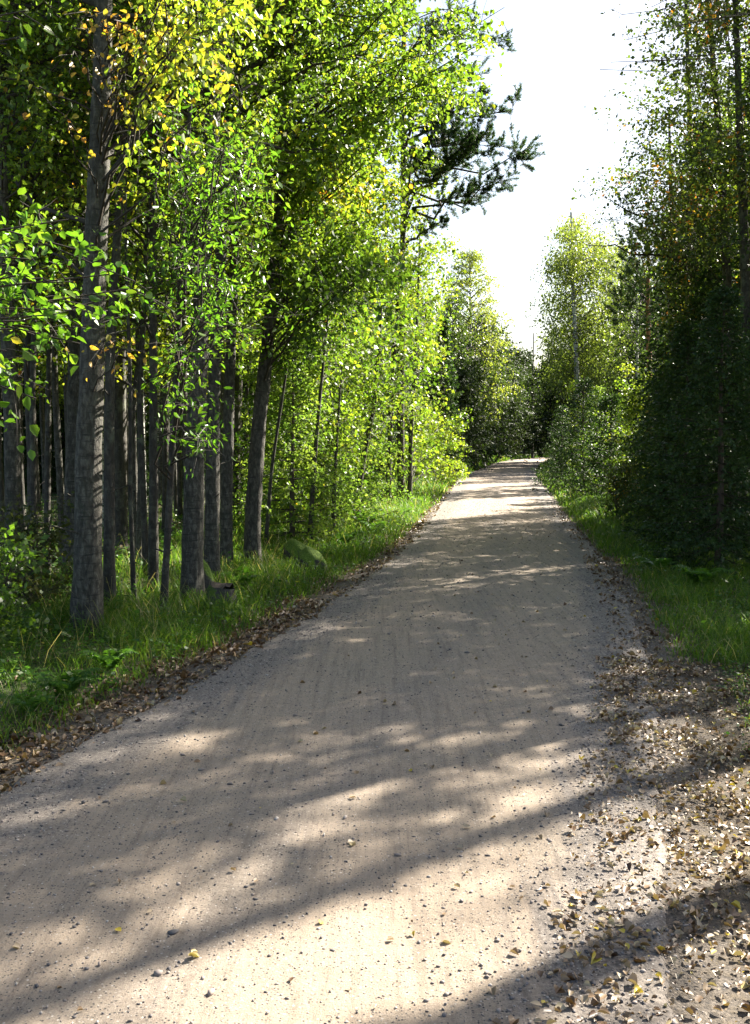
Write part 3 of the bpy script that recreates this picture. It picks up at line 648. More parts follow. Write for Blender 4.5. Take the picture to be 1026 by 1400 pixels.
con(0, 'spruce_tree', 'm', gp(1010, 20), 20, 5.3, 1.15, 'shaded spruce deep behind the nearest right one', 'spruce', None, 'needle')
con(1, 'spruce_tree', 'm', gp(905, 21), 21, .9, .85, 'dark spruce behind the yellow-tipped sapling, right of the bushes', 'spruce', None, 'needle')
con(2, 'spruce_tree', 'm', gp(948, 19.5), 19.5, .4, 1.0, 'tall spruce with layered drooping boughs behind the first dark spruces', 'spruce', None, 'needle')
con(2, 'spruce_tree', 'm', gp(1018, 17.2), 17.2, 2.1, 1.0, 'tall layered spruce near the right border behind the nearest one', 'spruce', None, 'needle')
con(2, 'spruce_tree', 'm', gp(935, 25), 25, 3.6, .95, 'tall spruce rising just right of the orange-stemmed pine', 'spruce', None, 'needle')
con(0, 'young_spruce', 's', gp(797, 31), 31, .9, 1.05, 'rounded young spruce at the inside of the bend, sunlit on top', 'spruce', None, 'needle')
con(0, 'young_spruce', 's', gp(768, 36), 36, 2.9, .85, 'small young spruce furthest left of the right-hand bushes, beside the road', 'spruce', None, 'needle')
con(1, 'young_spruce', 's', gp(835, 27), 27, 1.9, 1.3, 'broad low young spruce, dark at its foot, between the rounded one and the sapling', 'spruce', None, 'needle')
con(0, 'young_spruce', 's', gp(815, 33.5), 33.5, 4.9, 1.0, 'young spruce peeping out behind the rounded one', 'spruce', None, 'needle_light')
for (x, d, sc, lab) in [(400, 15.5, .9, 'pale young spruce with hanging sprays right of the leaning trunk'), (440, 18.5, 1.1, 'light green young spruce behind the thin straight sapling'), (385, 19.5, 1.3, 'taller young spruce standing in the sunlit gap of the left wood'), (480, 24, 1.2, 'young spruce in the shade behind the full yellow-green sapling')]:
    con(0, 'young_spruce', 's', gp(x, d), d, x, sc, lab, 'spruce', None, 'needle_light')
# right-hand yellow-tipped saplings and low bushes
def shrub(px, py, d, top, wd, n, ls, lm, tint, lab, nm='leafy_shrub', cat='shrub', stems=5, per=130, group=None):
    b = A((px - 513) / 1400 * d, d, 0); b[2] = gz(b[0], b[1]); H = CAMH + (600 - top) / 1400 * d; R = wd / 2800 * d
    tm = MB(); wood, lv = MB(), Leaves(); tips = []
    for s in range(stems):
        a = rng.random() * 6.3; e = b + A(math.cos(a) * R * .45, math.sin(a) * R * .45, H * (.7 + .3 * rng.random())); c = curve(b - A(0, 0, .08), e, .0, 8, .03); tm.tube(c, np.linspace(.02, .005, 8), 6); tips.append(c)
    for k in range(n):
        c = tips[k % stems]; i = rng.integers(1, 8); a = rng.random() * 6.3; L = R * (.25 + .8 * rng.random()) * (1 - .45 * (i / 7) ** 2)
        spray(wood, lv, c[i], c[i] + A(math.cos(a) * L, math.sin(a) * L, .15 + .25 * rng.random()), per, ls, tint + .1 * rng.normal(), .32 * max(1, R), .007, .02, 6, .65, .15, True, .05, .12)
    return tree_thing(nm, b, lab, cat, group, tm, 'bark_alder', wood, lv, lm, fine=False, crown_name='crown' if H > 1.5 else 'leaves')
shrub(868, 650, 25.5, 516, 60, 52, .07, 'leaf_yellow', .3, 'yellow-green sapling standing up among the right-hand young spruces', 'birch_sapling', 'birch')
shrub(835, 640, 29, 548, 60, 34, .07, 'leaf_yellow', .15, 'lower yellowish sapling between the young spruces of the right verge', 'birch_sapling', 'birch')
shrub(800, 640, 34, 528, 40, 22, .08, 'leaf_yellow', .35, 'pale sapling top showing above the rounded young spruce', 'birch_sapling', 'birch')
shrub(850, 690, 20, 640, 70, 24, .05, 'leaf_olive', .6, 'low scrubby bush on the right verge below the yellow-green sapling')
shrub(905, 720, 17, 600, 90, 34, .055, 'leaf_olive', .5, 'dim leafy bush leaning out of the dark spruces on the right')
shrub(600, 640, 36, 560, 90, 50, .09, 'leaf_yellow', .3, 'rounded sunlit bush at the left road edge before the far dark wood')
shrub(470, 700, 20, 620, 110, 30, .07, 'leaf_yellow', .1, 'wispy bush in the grass under the yellow-green saplings', per=80)
shrub(30, 870, 9.2, 745, 180, 34, .05, 'leaf_shade', .9, 'dark leafy bush on the forest floor at the left border', per=80)  # darkness of the shaded floor put into its leaf colour
shrub(-30, 900, 7.4, 800, 150, 26, .05, 'leaf_green', .25, 'low shaded bush nearest the left border')
shrub(395, 740, 17, 660, 90, 24, .06, 'leaf_green', .5, 'low green bush behind the mossy boulder')

# far trees that close the view
FD = 'spruces of the far dark wood where the road bends'
for (x, d, i, sc) in [(606, 42, 1, .66), (628, 54, 0, .58), (652, 70, 0, .62), (676, 84, 1, .8), (706, 104, 1, .95), (690, 110, 0, .85), (722, 120, 0, .9), (765, 98, 1, .9), (640, 80, 0, .85), (742, 124, 1, 1.1)]:
    con(i, 'spruce_tree', 't', gp(x, d), d, x * 1.3, sc, 'dark spruce in the far wood closing the road bend', 'spruce', FD, 'needle')
def far_birch(px, d, top, wd, lm, tint, lab, group=None, n=70, stem='bark_birch', bot=580, cat='birch', nm='birch_tree'):
    P = trunk_path([(px, 630), (px, 560), (px + 2, 450), (px, top)], d); base = P[0] + A(0, 0, .12); tm, Q = trunk_mesh(P, .10, .8, 7); wood, lv = MB(), Leaves(); H = Q[-1][2]; R = wd / 2800 * d
    generic_crown(wood, lv, Q, max(1.2, CAMH + (600 - bot) / 1400 * d), R, n, 130, .11, tint, 1.1, .7, .6, prof=lambda t: math.sin(min(1, t * 1.6 + .25) * math.pi / 2) * (1 - t) ** .6 * 1.25)
    return tree_thing(nm, base, lab, cat, group, tm, stem, wood, lv, lm, fine=False)
fb1 = far_birch(642, 56, 340, 125, 'leaf_birch', .5, 'tall pale birch left of the road end, its thin top against the sky', n=115)
far_birch(662, 60, 425, 70, 'leaf_olive', .3, 'shade-dark birch just right of the tall pale one at the road end')  # backlit shade painted in by the darker leaf and low tint
far_birch(618, 50, 400, 60, 'leaf_olive', .3, 'birch left of the tall pale one, half hidden by sunlit leaves')
far_birch(850, 58, 330, 80, 'leaf_birch', .4, 'pale birch right behind the white-stemmed one')
far_birch(870, 44, 360, 80, 'leaf_olive', .4, 'dusky tree right of the white-stemmed birch')
far_birch(765, 66, 450, 50, 'leaf_olive', .3, 'dim small tree left behind the white-stemmed birch')
far_birch(690, 84, 500, 60, 'leaf_olive', .15, 'rounded dark tree straight above the far end of the road', stem='bark_alder')  # low tint stands in for its shaded, backlit side
far_birch(728, 88, 515, 40, 'leaf_olive', .2, 'small shade-dark tree right above the far end of the road', stem='bark_alder')  # leaves tinted dark to imitate backlit shade

def dark_tree(H, R):  # its leaf material carries the shade of the far wood as colour
    P = np.array([[0, 0, -.1], [.1, 0, H * .4], [0, .15, H * .75], [.1, 0, H * .97]]); tm, Q = trunk_mesh(P, .11, .85, 7); wood, lv = MB(), Leaves()
    generic_crown(wood, lv, Q, .7, R, 95, 150, .17, .4, 1.2, .72, .3, prof=lambda t: (.75 + .3 * math.sin(t * 9)) * math.sqrt(max(.02, 1 - (max(0, t - .25) / .78) ** 2)))
    return tm, wood, lv
DSRC = []
for q, (x, d, sc) in enumerate([(700, 100, 1.0), (735, 106, .95), (648, 58, .85), (632, 50, .75), (664, 66, .9), (682, 78, .95), (668, 88, 1.1), (716, 94, 1.0), (752, 96, 1.0), (770, 88, .95), (690, 92, 1.15), (726, 116, 1.25), (705, 112, 1.3), (745, 112, 1.2), (655, 74, 1.15), (640, 64, 1.1), (780, 96, 1.2), (622, 44, .62)]):
    k = q % 2
    lab = 'dark rounded leafy tree in the far wood closing the road bend'
    x0 = gp(x, d); loc = (x0, d, gz(x0, d))
    if len(DSRC) <= k:
        a_, b_, c_ = dark_tree(8.2, 2.5) if k == 0 else dark_tree(7.0, 2.8)
        o = tree_thing('alder_tree', (0, 0, 0), lab, 'alder', 'rounded trees of the far dark wood', a_, 'bark_alder', b_, c_, 'leaf_shade', fine=False); o.location = loc; o.scale = (sc,) * 3; DSRC.append(o)
    else: copy_thing(DSRC[k], loc, x * .7, sc, lab, 'rounded trees of the far dark wood')

for q, (x, d, sc) in enumerate([(765, 62, .8), (800, 58, .85), (830, 60, .9), (862, 56, .95), (895, 58, 1.0), (850, 68, 1.2), (925, 62, 1.1), (785, 72, .95)]):
    copy_thing(DSRC[q % 2], (gp(x, d), d, gz(gp(x, d), d)), x * .7, sc, 'x', 'dark rounded trees behind the right-hand bushes')
# ---------------------------------------------------------------- the wood behind: one tree of each kind, then copies
def forest_tree(H, r, z0, R, lm, bark, tint, nl, per, ls):
    P = np.array([[0, 0, -.12], [.05 * rng.normal(), .05, H * .25], [.15 * rng.normal(), .1 * rng.normal(), H * .5], [.25 * rng.normal(), .2 * rng.normal(), H * .8], [.3 * rng.normal(), 0, H]])
    tm, Q = trunk_mesh(P, r, .85, 8); wood, lv = MB(), Leaves(); generic_crown(wood, lv, Q, z0, R, nl, per, ls, tint, .95, .72, .3)
    return tm, wood, lv, bark, lm
protos = [forest_tree(9, .045, 3.0, 1.5, 'leaf_green', 'bark_alder', .5, 36, 130, .075), forest_tree(12, .085, 3.6, 2.3, 'leaf_green', 'bark_alder', .55, 60, 170, .085), forest_tree(14, .11, 4.6, 2.5, 'leaf_olive', 'bark_aspen', .6, 60, 170, .085), forest_tree(10, .06, 2.6, 2.0, 'leaf_yellow', 'bark_aspen', .45, 50, 160, .085), forest_tree(13, .08, 3.2, 2.2, 'leaf_birch', 'bark_birch', .4, 56, 170, .085)]
FK = [('alder_tree', 'alder', 'pole-thin dark stem'), ('alder_tree', 'alder', 'slim dark alder'), ('aspen_tree', 'aspen', 'grey aspen'), ('aspen_tree', 'aspen', 'thin yellowing aspen'), ('birch_tree', 'birch', 'white birch')]
RK = ['pole-thin alder standing behind the right-hand trees', 'slim alder standing behind the right-hand trees', 'grey aspen standing behind the right-hand trees', 'thin young aspen standing behind the right-hand trees', 'birch standing behind the right-hand trees']
psrc = {}
def ftree(i, x, y, sc, lab=None, group=None):
    lab = lab or FK[i][2]; group = group or 'trees deep in the left wood'
    if i not in psrc:
        tm, wood, lv, bark, lm = protos[i]
        psrc[i] = tree_thing(FK[i][0], (0, 0, 0), lab, FK[i][1], group, tm, bark, wood, lv, lm, fine=False)
        o = psrc[i]; o.location = (x, y, gz(x, y)); o.scale = (sc,) * 3; o.rotation_euler = (0, 0, rng.random() * 6); return o
    return copy_thing(psrc[i], (x, y, gz(x, y)), rng.random() * 6.3, sc, lab, group)
r2 = random.Random(5)
placed = []; ft = []
def try_spot(x, y, mind):
    if any((x - a) ** 2 + (y - b) ** 2 < mind ** 2 for a, b in placed): return False
    placed.append((x, y)); return True
for _ in range(2500):
    if len(placed) >= 135: break
    y = 11 + 33 * r2.random() ** 1.2; l = float(roadL(y)); x = l - 2.6 - r2.random() * (y * .42 + 3)
    px = 513 + 1400 * x / y
    if px < -160 or px > 470: continue
    if px > 330 and y < 26: continue
    if not try_spot(x, y, .75 if y < 20 else 1.4): continue
    ft.append((px, y, *(lambda i: (i, ftree(i, x, y, .75 + .45 * r2.random())))(r2.choice([0, 0, 0, 0, 1, 1, 2, 3, 4] if y < 24 else [1, 1, 2, 2, 3, 3, 4, 0]))))
ZN = [(40, 'at the left border'), (104, 'left of the thickest trunk'), (200, 'right of the thickest trunk'), (256, 'around the crooked rowan'), (300, 'behind the stump'), (345, 'left of the leaning trunk'), (9999, 'right of the leaning trunk')]
rank = {}
for px, y, i, o in sorted(ft, key=lambda t: t[1]):
    z = next(s for m_, s in ZN if px < m_); rank[(z, i)] = rank.get((z, i), 0) + 1; n_ = rank[(z, i)]
    o['label'] = ('nearest' if n_ == 1 else ORD[n_ - 1] + ' nearest') + ' ' + FK[i][2] + ' of the background stems ' + z
    o['group'] = 'trees deep in the left wood'
for (x, d, k, sc) in [(-60, 36, 0, .9), (20, 40, 1, 1), (90, 38, 0, .8), (160, 42, 1, 1.1), (230, 40, 0, .9), (300, 42, 1, 1.1), (360, 40, 0, .9), (420, 42, 1, 1.), (480, 44, 0, .9), (540, 46, 1, .9), (570, 50, 0, .7), (-120, 30, 1, .9), (130, 30, 1, .55), (250, 31, 1, .55), (50, 29, 1, .5), (-20, 50, 0, 1.1), (60, 54, 0, 1.1), (140, 52, 1, 1.2), (210, 56, 0, 1.1), (280, 54, 1, 1.2), (340, 56, 0, 1.1), (400, 54, 0, 1.0), (450, 60, 1, 1.1), (500, 56, 0, .9), (550, 62, 1, 1.), (585, 66, 0, .8), (520, 36, 1, .55), (330, 28, 1, .5), (180, 27, 1, .42)]:
    con(k, 'spruce_tree', 't', gp(x, d), d, x, sc, 'dark spruce closing the depth of the left wood', 'spruce', 'spruces at the back of the left wood', 'needle')
# behind the right-hand trees, inside the view
for (x, d, i, sc) in [(1000, 25, 1, .8), (985, 23, 2, .7), (1060, 24, 2, .8), (905, 60, 2, .9), (1040, 20, 1, .85), (940, 54, 4, .9), (970, 51, 1, 1), (1000, 53, 2, 1), (830, 66, 1, .7), (860, 62, 2, .8), (800, 70, 2, .7)]:
    ftree(i, gp(x, d), d, sc, RK[i], 'trees behind the right-hand trees')
for (x, d, k, sc) in [(900, 52, 0, .8), (940, 56, 1, .9), (980, 50, 0, .9), (1030, 50, 1, 1.1), (850, 66, 0, .8), (820, 74, 1, .9), (1000, 60, 0, 1), (925, 60, 0, 1), (880, 56, 1, 1.), (800, 60, 1, .6), (835, 56, 1, .6), (865, 54, 1, .7), (1060, 56, 0, 1.1)]:
    con(k, 'spruce_tree', 't', gp(x, d), d, x, sc, 'dark spruce closing the depth of the right wood', 'spruce', 'spruces at the back of the right wood', 'needle')

# trees right of the view whose shadows cross the road
SH = 'trees of the right wood beside the view'
SHADE = [(8.7, 10.9, 'p', 1.0), (10.6, 9.4, 3, .9), (7.25, 8.5, 'p', 1.1), (6.9, 10.9, 'p', .6), (8.0, 12.0, 'p', .6), (8.6, 14.6, 1, .85), (10.4, 16.4, 0, .95), (6.7, 15.4, 0, .8), (5.95, 12.4, 1, .68), (7.4, 12.0, 2, .75), (11, 17, 0, 1.0), (9, 18.6, 1, .85), (8.2, 13.2, 2, .9), (6.9, 13.6, 0, .75), (9.4, 15.2, 0, .85), (7.8, 16.4, 1, .8), (11.2, 14.2, 1, .95), (12.5, 20, 1, .9), (15, 18, 0, 1.0), (17, 26, 1, .9), (16, 33, 1, .8), (19, 19, 0, 1), (24, 36, 0, 1), (22, 50, 1, .8)]
pp = None
for (x, y, k, sc) in SHADE:
    if k == 'p':
        if pp is None:
            P = np.array([[0, 0, -.12], [.1, 0, 4], [0, .1, 8], [.15, 0, 12], [0, 0, 16]]); tm, Q = trunk_mesh(P, .13, .7); wood, lv = MB(), Leaves()
            for q in range(34):
                z = 9.5 + 6.2 * q / 34; az = q * 2.4; L = 2.3 * (1 - .55 * q / 34); p0 = on_path(Q, z); pine_spray(wood, lv, p0, p0 + A(math.cos(az) * L, math.sin(az) * L, .5), 12, .03, .11, .6, .4)
            pp = tree_thing('pine_tree', (0, 0, 0), 'tall bare-stemmed pine right of the view casting a stripe of shadow', 'pine', SH, tm, 'bark_pine', wood, lv, 'needle_pine', fine=False); pp.location = (x, y, 0); pp.scale = (sc,) * 3
        else: copy_thing(pp, (x, y, gz(x, y)), x, sc, pp['label'], SH)
    else: ftree(k + 1, x, y, sc, RK[k + 1].replace('standing behind', 'standing beside'), SH)
#PART3
# ---------------------------------------------------------------- stones, stump, ferns
def rock(name, px, py, w, h, lab, cat, moss=.5, sharp=.17, dz=0, dd=0):
    g = ground_px(px, py); g[1] += dd; g[2] = gz(g[0], g[1]); n = 22; mb = MB()
    th = np.linspace(0, math.pi, n)[:, None]; ph = np.linspace(0, 2 * math.pi, 2 * n, endpoint=False)[None]
    x = np.sin(th) * np.cos(ph); y = np.sin(th) * np.sin(ph); z = np.cos(th) * np.ones_like(ph)
    s = rng.random() * 9
    r = 1 + sharp * (np.sin(3 * x + s + 2 * z) * .5 + np.sin(5 * y + s * 2 + x * 3) * .35 + .25 * np.sin(9 * z + 7 * x + s))
    V = np.stack([x * r * w / 2, y * r * w * .42, z * r * h * .62 + h * .3], -1)
    i, j = np.meshgrid(np.arange(n - 1), np.arange(2 * n), indexing='ij'); k = (j + 1) % (2 * n)
    mb.add(V.reshape(-1, 3), np.stack([i * 2 * n + j, (i + 1) * 2 * n + j, (i + 1) * 2 * n + k, i * 2 * n + k], -1).reshape(-1, 4))
    o = mb.build(name, M['rock'], None, True); o.location = tuple(g + A(0, 0, dz)); return link_tag(o, lab, cat)
m, nt, b = mat('mossy granite'); M['rock'] = m
tc = N(nt, 'ShaderNodeTexCoord'); ge = N(nt, 'ShaderNodeNewGeometry'); sx = N(nt, 'ShaderNodeSeparateXYZ'); nt.links.new(ge.outputs['Normal'], sx.inputs[0])
n1 = noise(nt, tc.outputs['Object'], 9, 8, .7); n2 = noise(nt, tc.outputs['Object'], 45, 5, .7)
ad = N(nt, 'ShaderNodeMath', operation='MULTIPLY_ADD'); nt.links.new(n1.outputs[0], ad.inputs[0]); ad.inputs[1].default_value = 1.3; nt.links.new(sx.outputs[2], ad.inputs[2])
mf = ramp(nt, ad.outputs[0], [(.86, (0, 0, 0)), (1.12, (1, 1, 1))])
nt.links.new(mix(nt, mf.outputs[0], ramp(nt, n1.outputs[0], [(.3, (.03, .027, .023)), (.7, (.11, .10, .085))]).outputs[0], ramp(nt, n2.outputs[0], [(.3, (.05, .10, .01)), (.7, (.16, .24, .025))]).outputs[0]), b.inputs['Base Color'])
b.inputs['Roughness'].default_value = .9
bp = N(nt, 'ShaderNodeBump'); bp.inputs['Strength'].default_value = .8; bp.inputs['Distance'].default_value = .02; nt.links.new(n2.outputs[0], bp.inputs['Height']); nt.links.new(bp.outputs[0], b.inputs['Normal'])
rock('boulder', 408, 766, .44, .40, 'dark mossy boulder in the grass at the foot of the thin straight sapling', 'boulder')
rock('mossy_stone', 426, 776, .42, .34, 'low moss-covered stone right in front of the dark mossy boulder', 'stone')
rock('boulder', 280, 812, .24, .46, 'rock capped with bright yellow-green moss between the broad trunk and the stump', 'boulder')
rock('boulder', 455, 712, .55, .45, 'shaded boulder far back under the saplings of the left verge', 'boulder')
# stump with roots
g = ground_px(300, 826); g[2] = gz(g[0], g[1]); mb = MB(); tp = MB()
a = np.arange(16) * 2 * math.pi / 16; hs = np.array([-.05, .04, .12, .2, .28, .33]); rr = np.array([.26, .20, .155, .135, .125, .12])
hs = hs * .8; fl = 1 + .22 * np.sin(a * 5 + 1)[None] * np.linspace(1, .15, 6)[:, None] + .05 * rng.normal(size=(6, 16))
mb.tube(np.stack([np.linspace(0, .03, 6), np.zeros(6), hs], 1), rr, 16, fl)
for k in range(6):
    t = k * 1.05 + .3; e = A(math.cos(t), math.sin(t), 0); mb.tube([e * .08 + A(0, 0, .08), e * .2 + A(0, 0, .03), e * (.36 + .1 * rng.random()) - A(0, 0, .03)], [.05, .04, .012], 6)
th = np.linspace(0, 2 * math.pi, 16, endpoint=False)
tv = [[.03, 0, .30]] + [[.03 + .118 * math.cos(q), .118 * math.sin(q), .262 + .06 * math.sin(q * 3) * math.sin(q * 5 + 1)] for q in th]
tp.add(tv, [[0, 1 + k, 1 + (k + 1) % 16] for k in range(16)])
e = empty('tree_stump', g, 'low dark rotten tree stump with spreading roots at the forest edge', 'stump'); mb.build('stump_wood', M['rock'], e, True); tp.build('rotten_top', M['bark_spruce'], e)
# ferns
def fern_mesh(n=9, L=.42):
    mb = MB(); lv = Leaves()
    for k in range(n):
        a = k * 6.283 / n + .3 * rng.normal(); t = np.linspace(0, 1, 22); l = L * (.8 + .4 * rng.random())
        r = l * (.2 * t + .6 * t ** 1.6); z = l * (1.25 * t - .6 * t ** 3)
        c = np.stack([math.cos(a) * r, math.sin(a) * r, z], 1); mb.tube(c, np.linspace(.003, .001, 22), 3)
        ax = unit(np.gradient(c, axis=0)); sd = A(-math.sin(a), math.cos(a), 0)
        for s in (-1, 1):
            q = c[3:]; ln = l * .26 * np.sin(np.clip(1.05 - t[3:], 0, 1) * math.pi * .85) + .01
            lv.add(q, sd * s + ax[3:] * .45 - A(0, 0, .2), ln, .3 + .2 * rng.random(), .32, nrm=A(0, 0, 1) + 0 * q)
    lv.mesh(mb, fine=True); return mb
fm = [fern_mesh(), fern_mesh(7, .36)]
fo = {}
FERN = [(90, 945, .6, 'fern at the left, in front of the thickest grey trunk'), (40, 965, .55, 'fern nearest the left border above the leaf litter'), (150, 910, .6, 'fern in the shaded grass right below the thickest trunk'), (470, 745, 1.0, 'sunlit fern on the left verge right of the mossy boulder'), (500, 722, 1.0, 'fern at the foot of the full yellow-green sapling'), (515, 728, .9, 'light fern beside the left road edge below the saplings'), (330, 800, .8, 'fern right beside the tree stump'), (900, 780, .9, 'fern before the dark spruces on the right verge'), (960, 800, .9, 'fern under the nearest dark spruce'), (855, 712, .9, 'pale fern by the scrubby bush on the right')]
for i, (px, py, sc, lab) in enumerate(FERN):
    g = ground_px(px, py); g[2] = gz(g[0], g[1]); k = i % 2
    if k not in fo: o = fm[k].build('fern', M['fern']); fo[k] = o; link_tag(o, lab, 'fern')
    else: o = fo[k].copy(); COL.objects.link(o); o['label'] = lab
    o.location = tuple(g); o.scale = (sc,) * 3; o.rotation_euler = (0, 0, px)

# ---------------------------------------------------------------- grass, herbs, litter, gravel
def verge_points(n, y0, y1, o0, o1, side, pw=1.0, opw=1.0):
    y = y0 + (y1 - y0) * rng.random(n) ** pw; o = o0 + (o1 - o0) * rng.random(n) ** opw
    x = (roadL(y) - o) if side < 0 else (roadR(y) + o); return x, y, o
def blades(sets):
    mb = MB()
    for (x, y, h, wd, lean, tint) in sets:
        n = len(x); z = terrain(x, y); a = rng.random(n) * 6.283; la = rng.random(n) * 6.283
        s = np.stack([np.cos(a), np.sin(a), 0 * a], 1) * (wd / 2)[:, None]; ln = np.stack([np.cos(la), np.sin(la), 0 * a], 1)
        p = np.stack([x, y, z - .01], 1); up = A(0, 0, 1)
        b = (lean * h)[:, None]
        m1 = p + up * (h * .5)[:, None] + ln * b * .25; m2 = p + up * (h * .85)[:, None] + ln * b * .65; tpp = p + up * (h * (1 - .35 * lean))[:, None] + ln * b * 1.15
        V = np.stack([p - s, p + s, m1 - s * .85, m1 + s * .85, m2 - s * .5, m2 + s * .5, tpp], 1).reshape(-1, 3); k = np.arange(n)[:, None] * 7
        mb.v.append(V); base = mb.n; mb.n += len(V)
        mb.f.append(np.concatenate([k + [0, 1, 3, 2], k + [2, 3, 5, 4]]) + base); mb.t.append(np.concatenate([tint, tint]))
        mb.f.append(k + [4, 5, 6] + base); mb.t.append(tint)
    return mb
def gset(n, y0, y1, o0, o1, side, h, w, pw=1., opw=1., dens=None, tint=.45):
    x, y, o = verge_points(n, y0, y1, o0, o1, side, pw, opw)
    c = wob(x, y, 1.6, .5) + .5 * wob(x, y, 5, 1.5)
    keep = rng.random(n) < np.clip(.75 + .5 * c, .12, 1) * np.clip((o - o0) / .25 + .25, 0, 1)
    x, y, o, c = x[keep], y[keep], o[keep], c[keep]; k = len(x)
    hh = h * (.45 + .8 * rng.random(k)) * (1 + .35 * c) * np.clip(.45 + (o - o0) / .6, .4, 1.15)
    return (x, y, np.maximum(hh, .03), w * (.7 + .6 * rng.random(k)), .35 + .6 * rng.random(k), np.clip(tint + .22 * rng.normal(size=k) + .12 * c, 0, 1))
gs = [gset(15000, 3.5, 9, .45, 3.2, -1, .15, .006), gset(20000, 8, 15, .38, 3.4, -1, .19, .008), gset(18000, 14, 26, .25, 3.4, -1, .22, .011), gset(16000, 25, 50, .15, 4.5, -1, .28, .022), gset(8000, 45, 95, .1, 5, -1, .3, .04),
      gset(13000, 4.6, 9, .6, 2.8, 1, .12, .006), gset(24000, 7.5, 15, .25, 3.0, 1, .15, .008), gset(22000, 14, 26, .12, 3.0, 1, .2, .012), gset(14000, 25, 50, .15, 3.5, 1, .24, .022), gset(6000, 45, 90, .1, 4, 1, .28, .04),
      gset(11000, 6, 24, 2.6, 9, -1, .15, .008), gset(5000, 8, 26, 2.6, 8, 1, .16, .009)]
x, y, o = verge_points(600, 7, 30, .8, 3.0, -1); gs.append((x, y, .3 + .25 * rng.random(600), np.full(600, .004), .3 + .5 * rng.random(600), .8 + .2 * rng.random(600)))
link_tag(blades(gs).build('grass', M['grass']), 'long green grass growing along both road verges', 'grass', kind='stuff')
def herbs(n, y0, y1, o0, o1, side, size, hmax, mb_lv, tint=.45):
    x, y, o = verge_points(n // 9, y0, y1, o0, o1, side); c = wob(x, y, 2.1, 3.); k = rng.random(len(x)) < np.clip(.45 + .7 * c, .05, 1); x, y = x[k], y[k]
    z = terrain(x, y); i = np.repeat(np.arange(len(x)), 9); hh = hmax * (.3 + .7 * rng.random(len(x)))[i]; f = rng.random(len(i))
    p = np.stack([x[i] + .05 * rng.normal(size=len(i)), y[i] + .05 * rng.normal(size=len(i)), z[i] + hh * (.25 + .75 * f)], 1); a = rng.random(len(i)) * 6.283
    mb_lv.add(p, np.stack([np.cos(a), np.sin(a), .25 * rng.normal(size=len(i))], 1), size * (.5 + .8 * rng.random(len(i))), np.clip(tint + .2 * rng.normal(size=len(i)), 0, 1), .55, nrm=A(0, 0, 1) + .35 * rng.normal(size=(len(i), 3)))
lv = Leaves()
herbs(22000, 3.6, 9, .6, 3.4, -1, .05, .22, lv); herbs(24000, 9, 22, .5, 5, -1, .055, .26, lv); herbs(12000, 20, 40, .4, 5, -1, .08, .3, lv)
herbs(18000, 4.6, 9, .62, 2.8, 1, .032, .09, lv, .6); herbs(26000, 8.5, 20, .5, 3.4, 1, .05, .2, lv, .5); herbs(9000, 20, 40, .4, 3.5, 1, .07, .25, lv); herbs(20000, 6, 30, 3, 10, -1, .07, .4, lv, .25)
link_tag(lv.mesh(MB(), fine=False).build('undergrowth', M['herb']), 'low leafy herbs and seedlings covering the forest floor beside the road', 'undergrowth', kind='stuff')
# fallen leaves
def litter(n, y0, y1, o0, o1, side, lvs, size=.045, pw=1., opw=1., tint=.55):
    x, y, o = verge_points(n, y0, y1, o0, o1, side, pw, opw); c = wob(x, y, 3., 4.)
    k = rng.random(n) < np.clip(.6 + .5 * c, .1, 1) * np.clip((o - o0) / .18 + .12, 0, 1); x, y, o = x[k], y[k], o[k]; n = len(x)
    z = np.where(o < -.12 + .1, road_z(x, y), terrain(x, y)); z = np.maximum(z, terrain(x, y)) + .006 + .012 * rng.random(n); a = rng.random(n) * 6.283
    lvs.add(np.stack([x, y, z], 1), np.stack([np.cos(a), np.sin(a), .22 * rng.normal(size=n)], 1), size * (.3 + 1.2 * rng.random(n) ** 1.7), np.clip(tint + .25 * rng.normal(size=n), 0, 1), .6 + .35 * rng.random(n), nrm=A(0, 0, 1) + .24 * rng.normal(size=(n, 3)))
lv = Leaves()
litter(8000, 3.2, 10, .0, .8, -1, lv, .042, tint=.4); litter(6000, 9, 20, .0, .8, -1, lv, .042, tint=.4); litter(6000, 4, 22, .8, 5, -1, lv, .055, tint=.45); litter(2500, 18, 40, 0, .6, -1, lv, .06)
litter(27000, 2.0, 7.5, -.3, 1.9, 1, lv, .028, tint=.55); litter(4500, 6.5, 14, -.2, .7, 1, lv, .035, tint=.45); litter(2200, 12, 26, -.15, .4, 1, lv, .04, tint=.4); litter(2200, 6, 20, 1, 4, 1, lv, .05, tint=.45)
n = 420; y = 2.4 + 22 * rng.random(n) ** 1.3; u = rng.random(n) ** .6; x = roadL(y) + (roadR(y) - roadL(y)) * u; a = rng.random(n) * 6.28
lv.add(np.stack([x, y, road_z(x, y) + .006], 1), np.stack([np.cos(a), np.sin(a), .1 * rng.normal(size=n)], 1), .035 * (.4 + .8 * rng.random(n)), np.clip(.65 + .25 * rng.normal(size=n), 0, 1), .7, nrm=A(0, 0, 1) + .3 * rng.normal(size=(n, 3)))
link_tag(lv.mesh(MB(), fold=.5).build('fallen_leaves', M['litter']), 'dry brown and pale yellow leaves fallen along the road edges', 'leaf litter', kind='stuff')
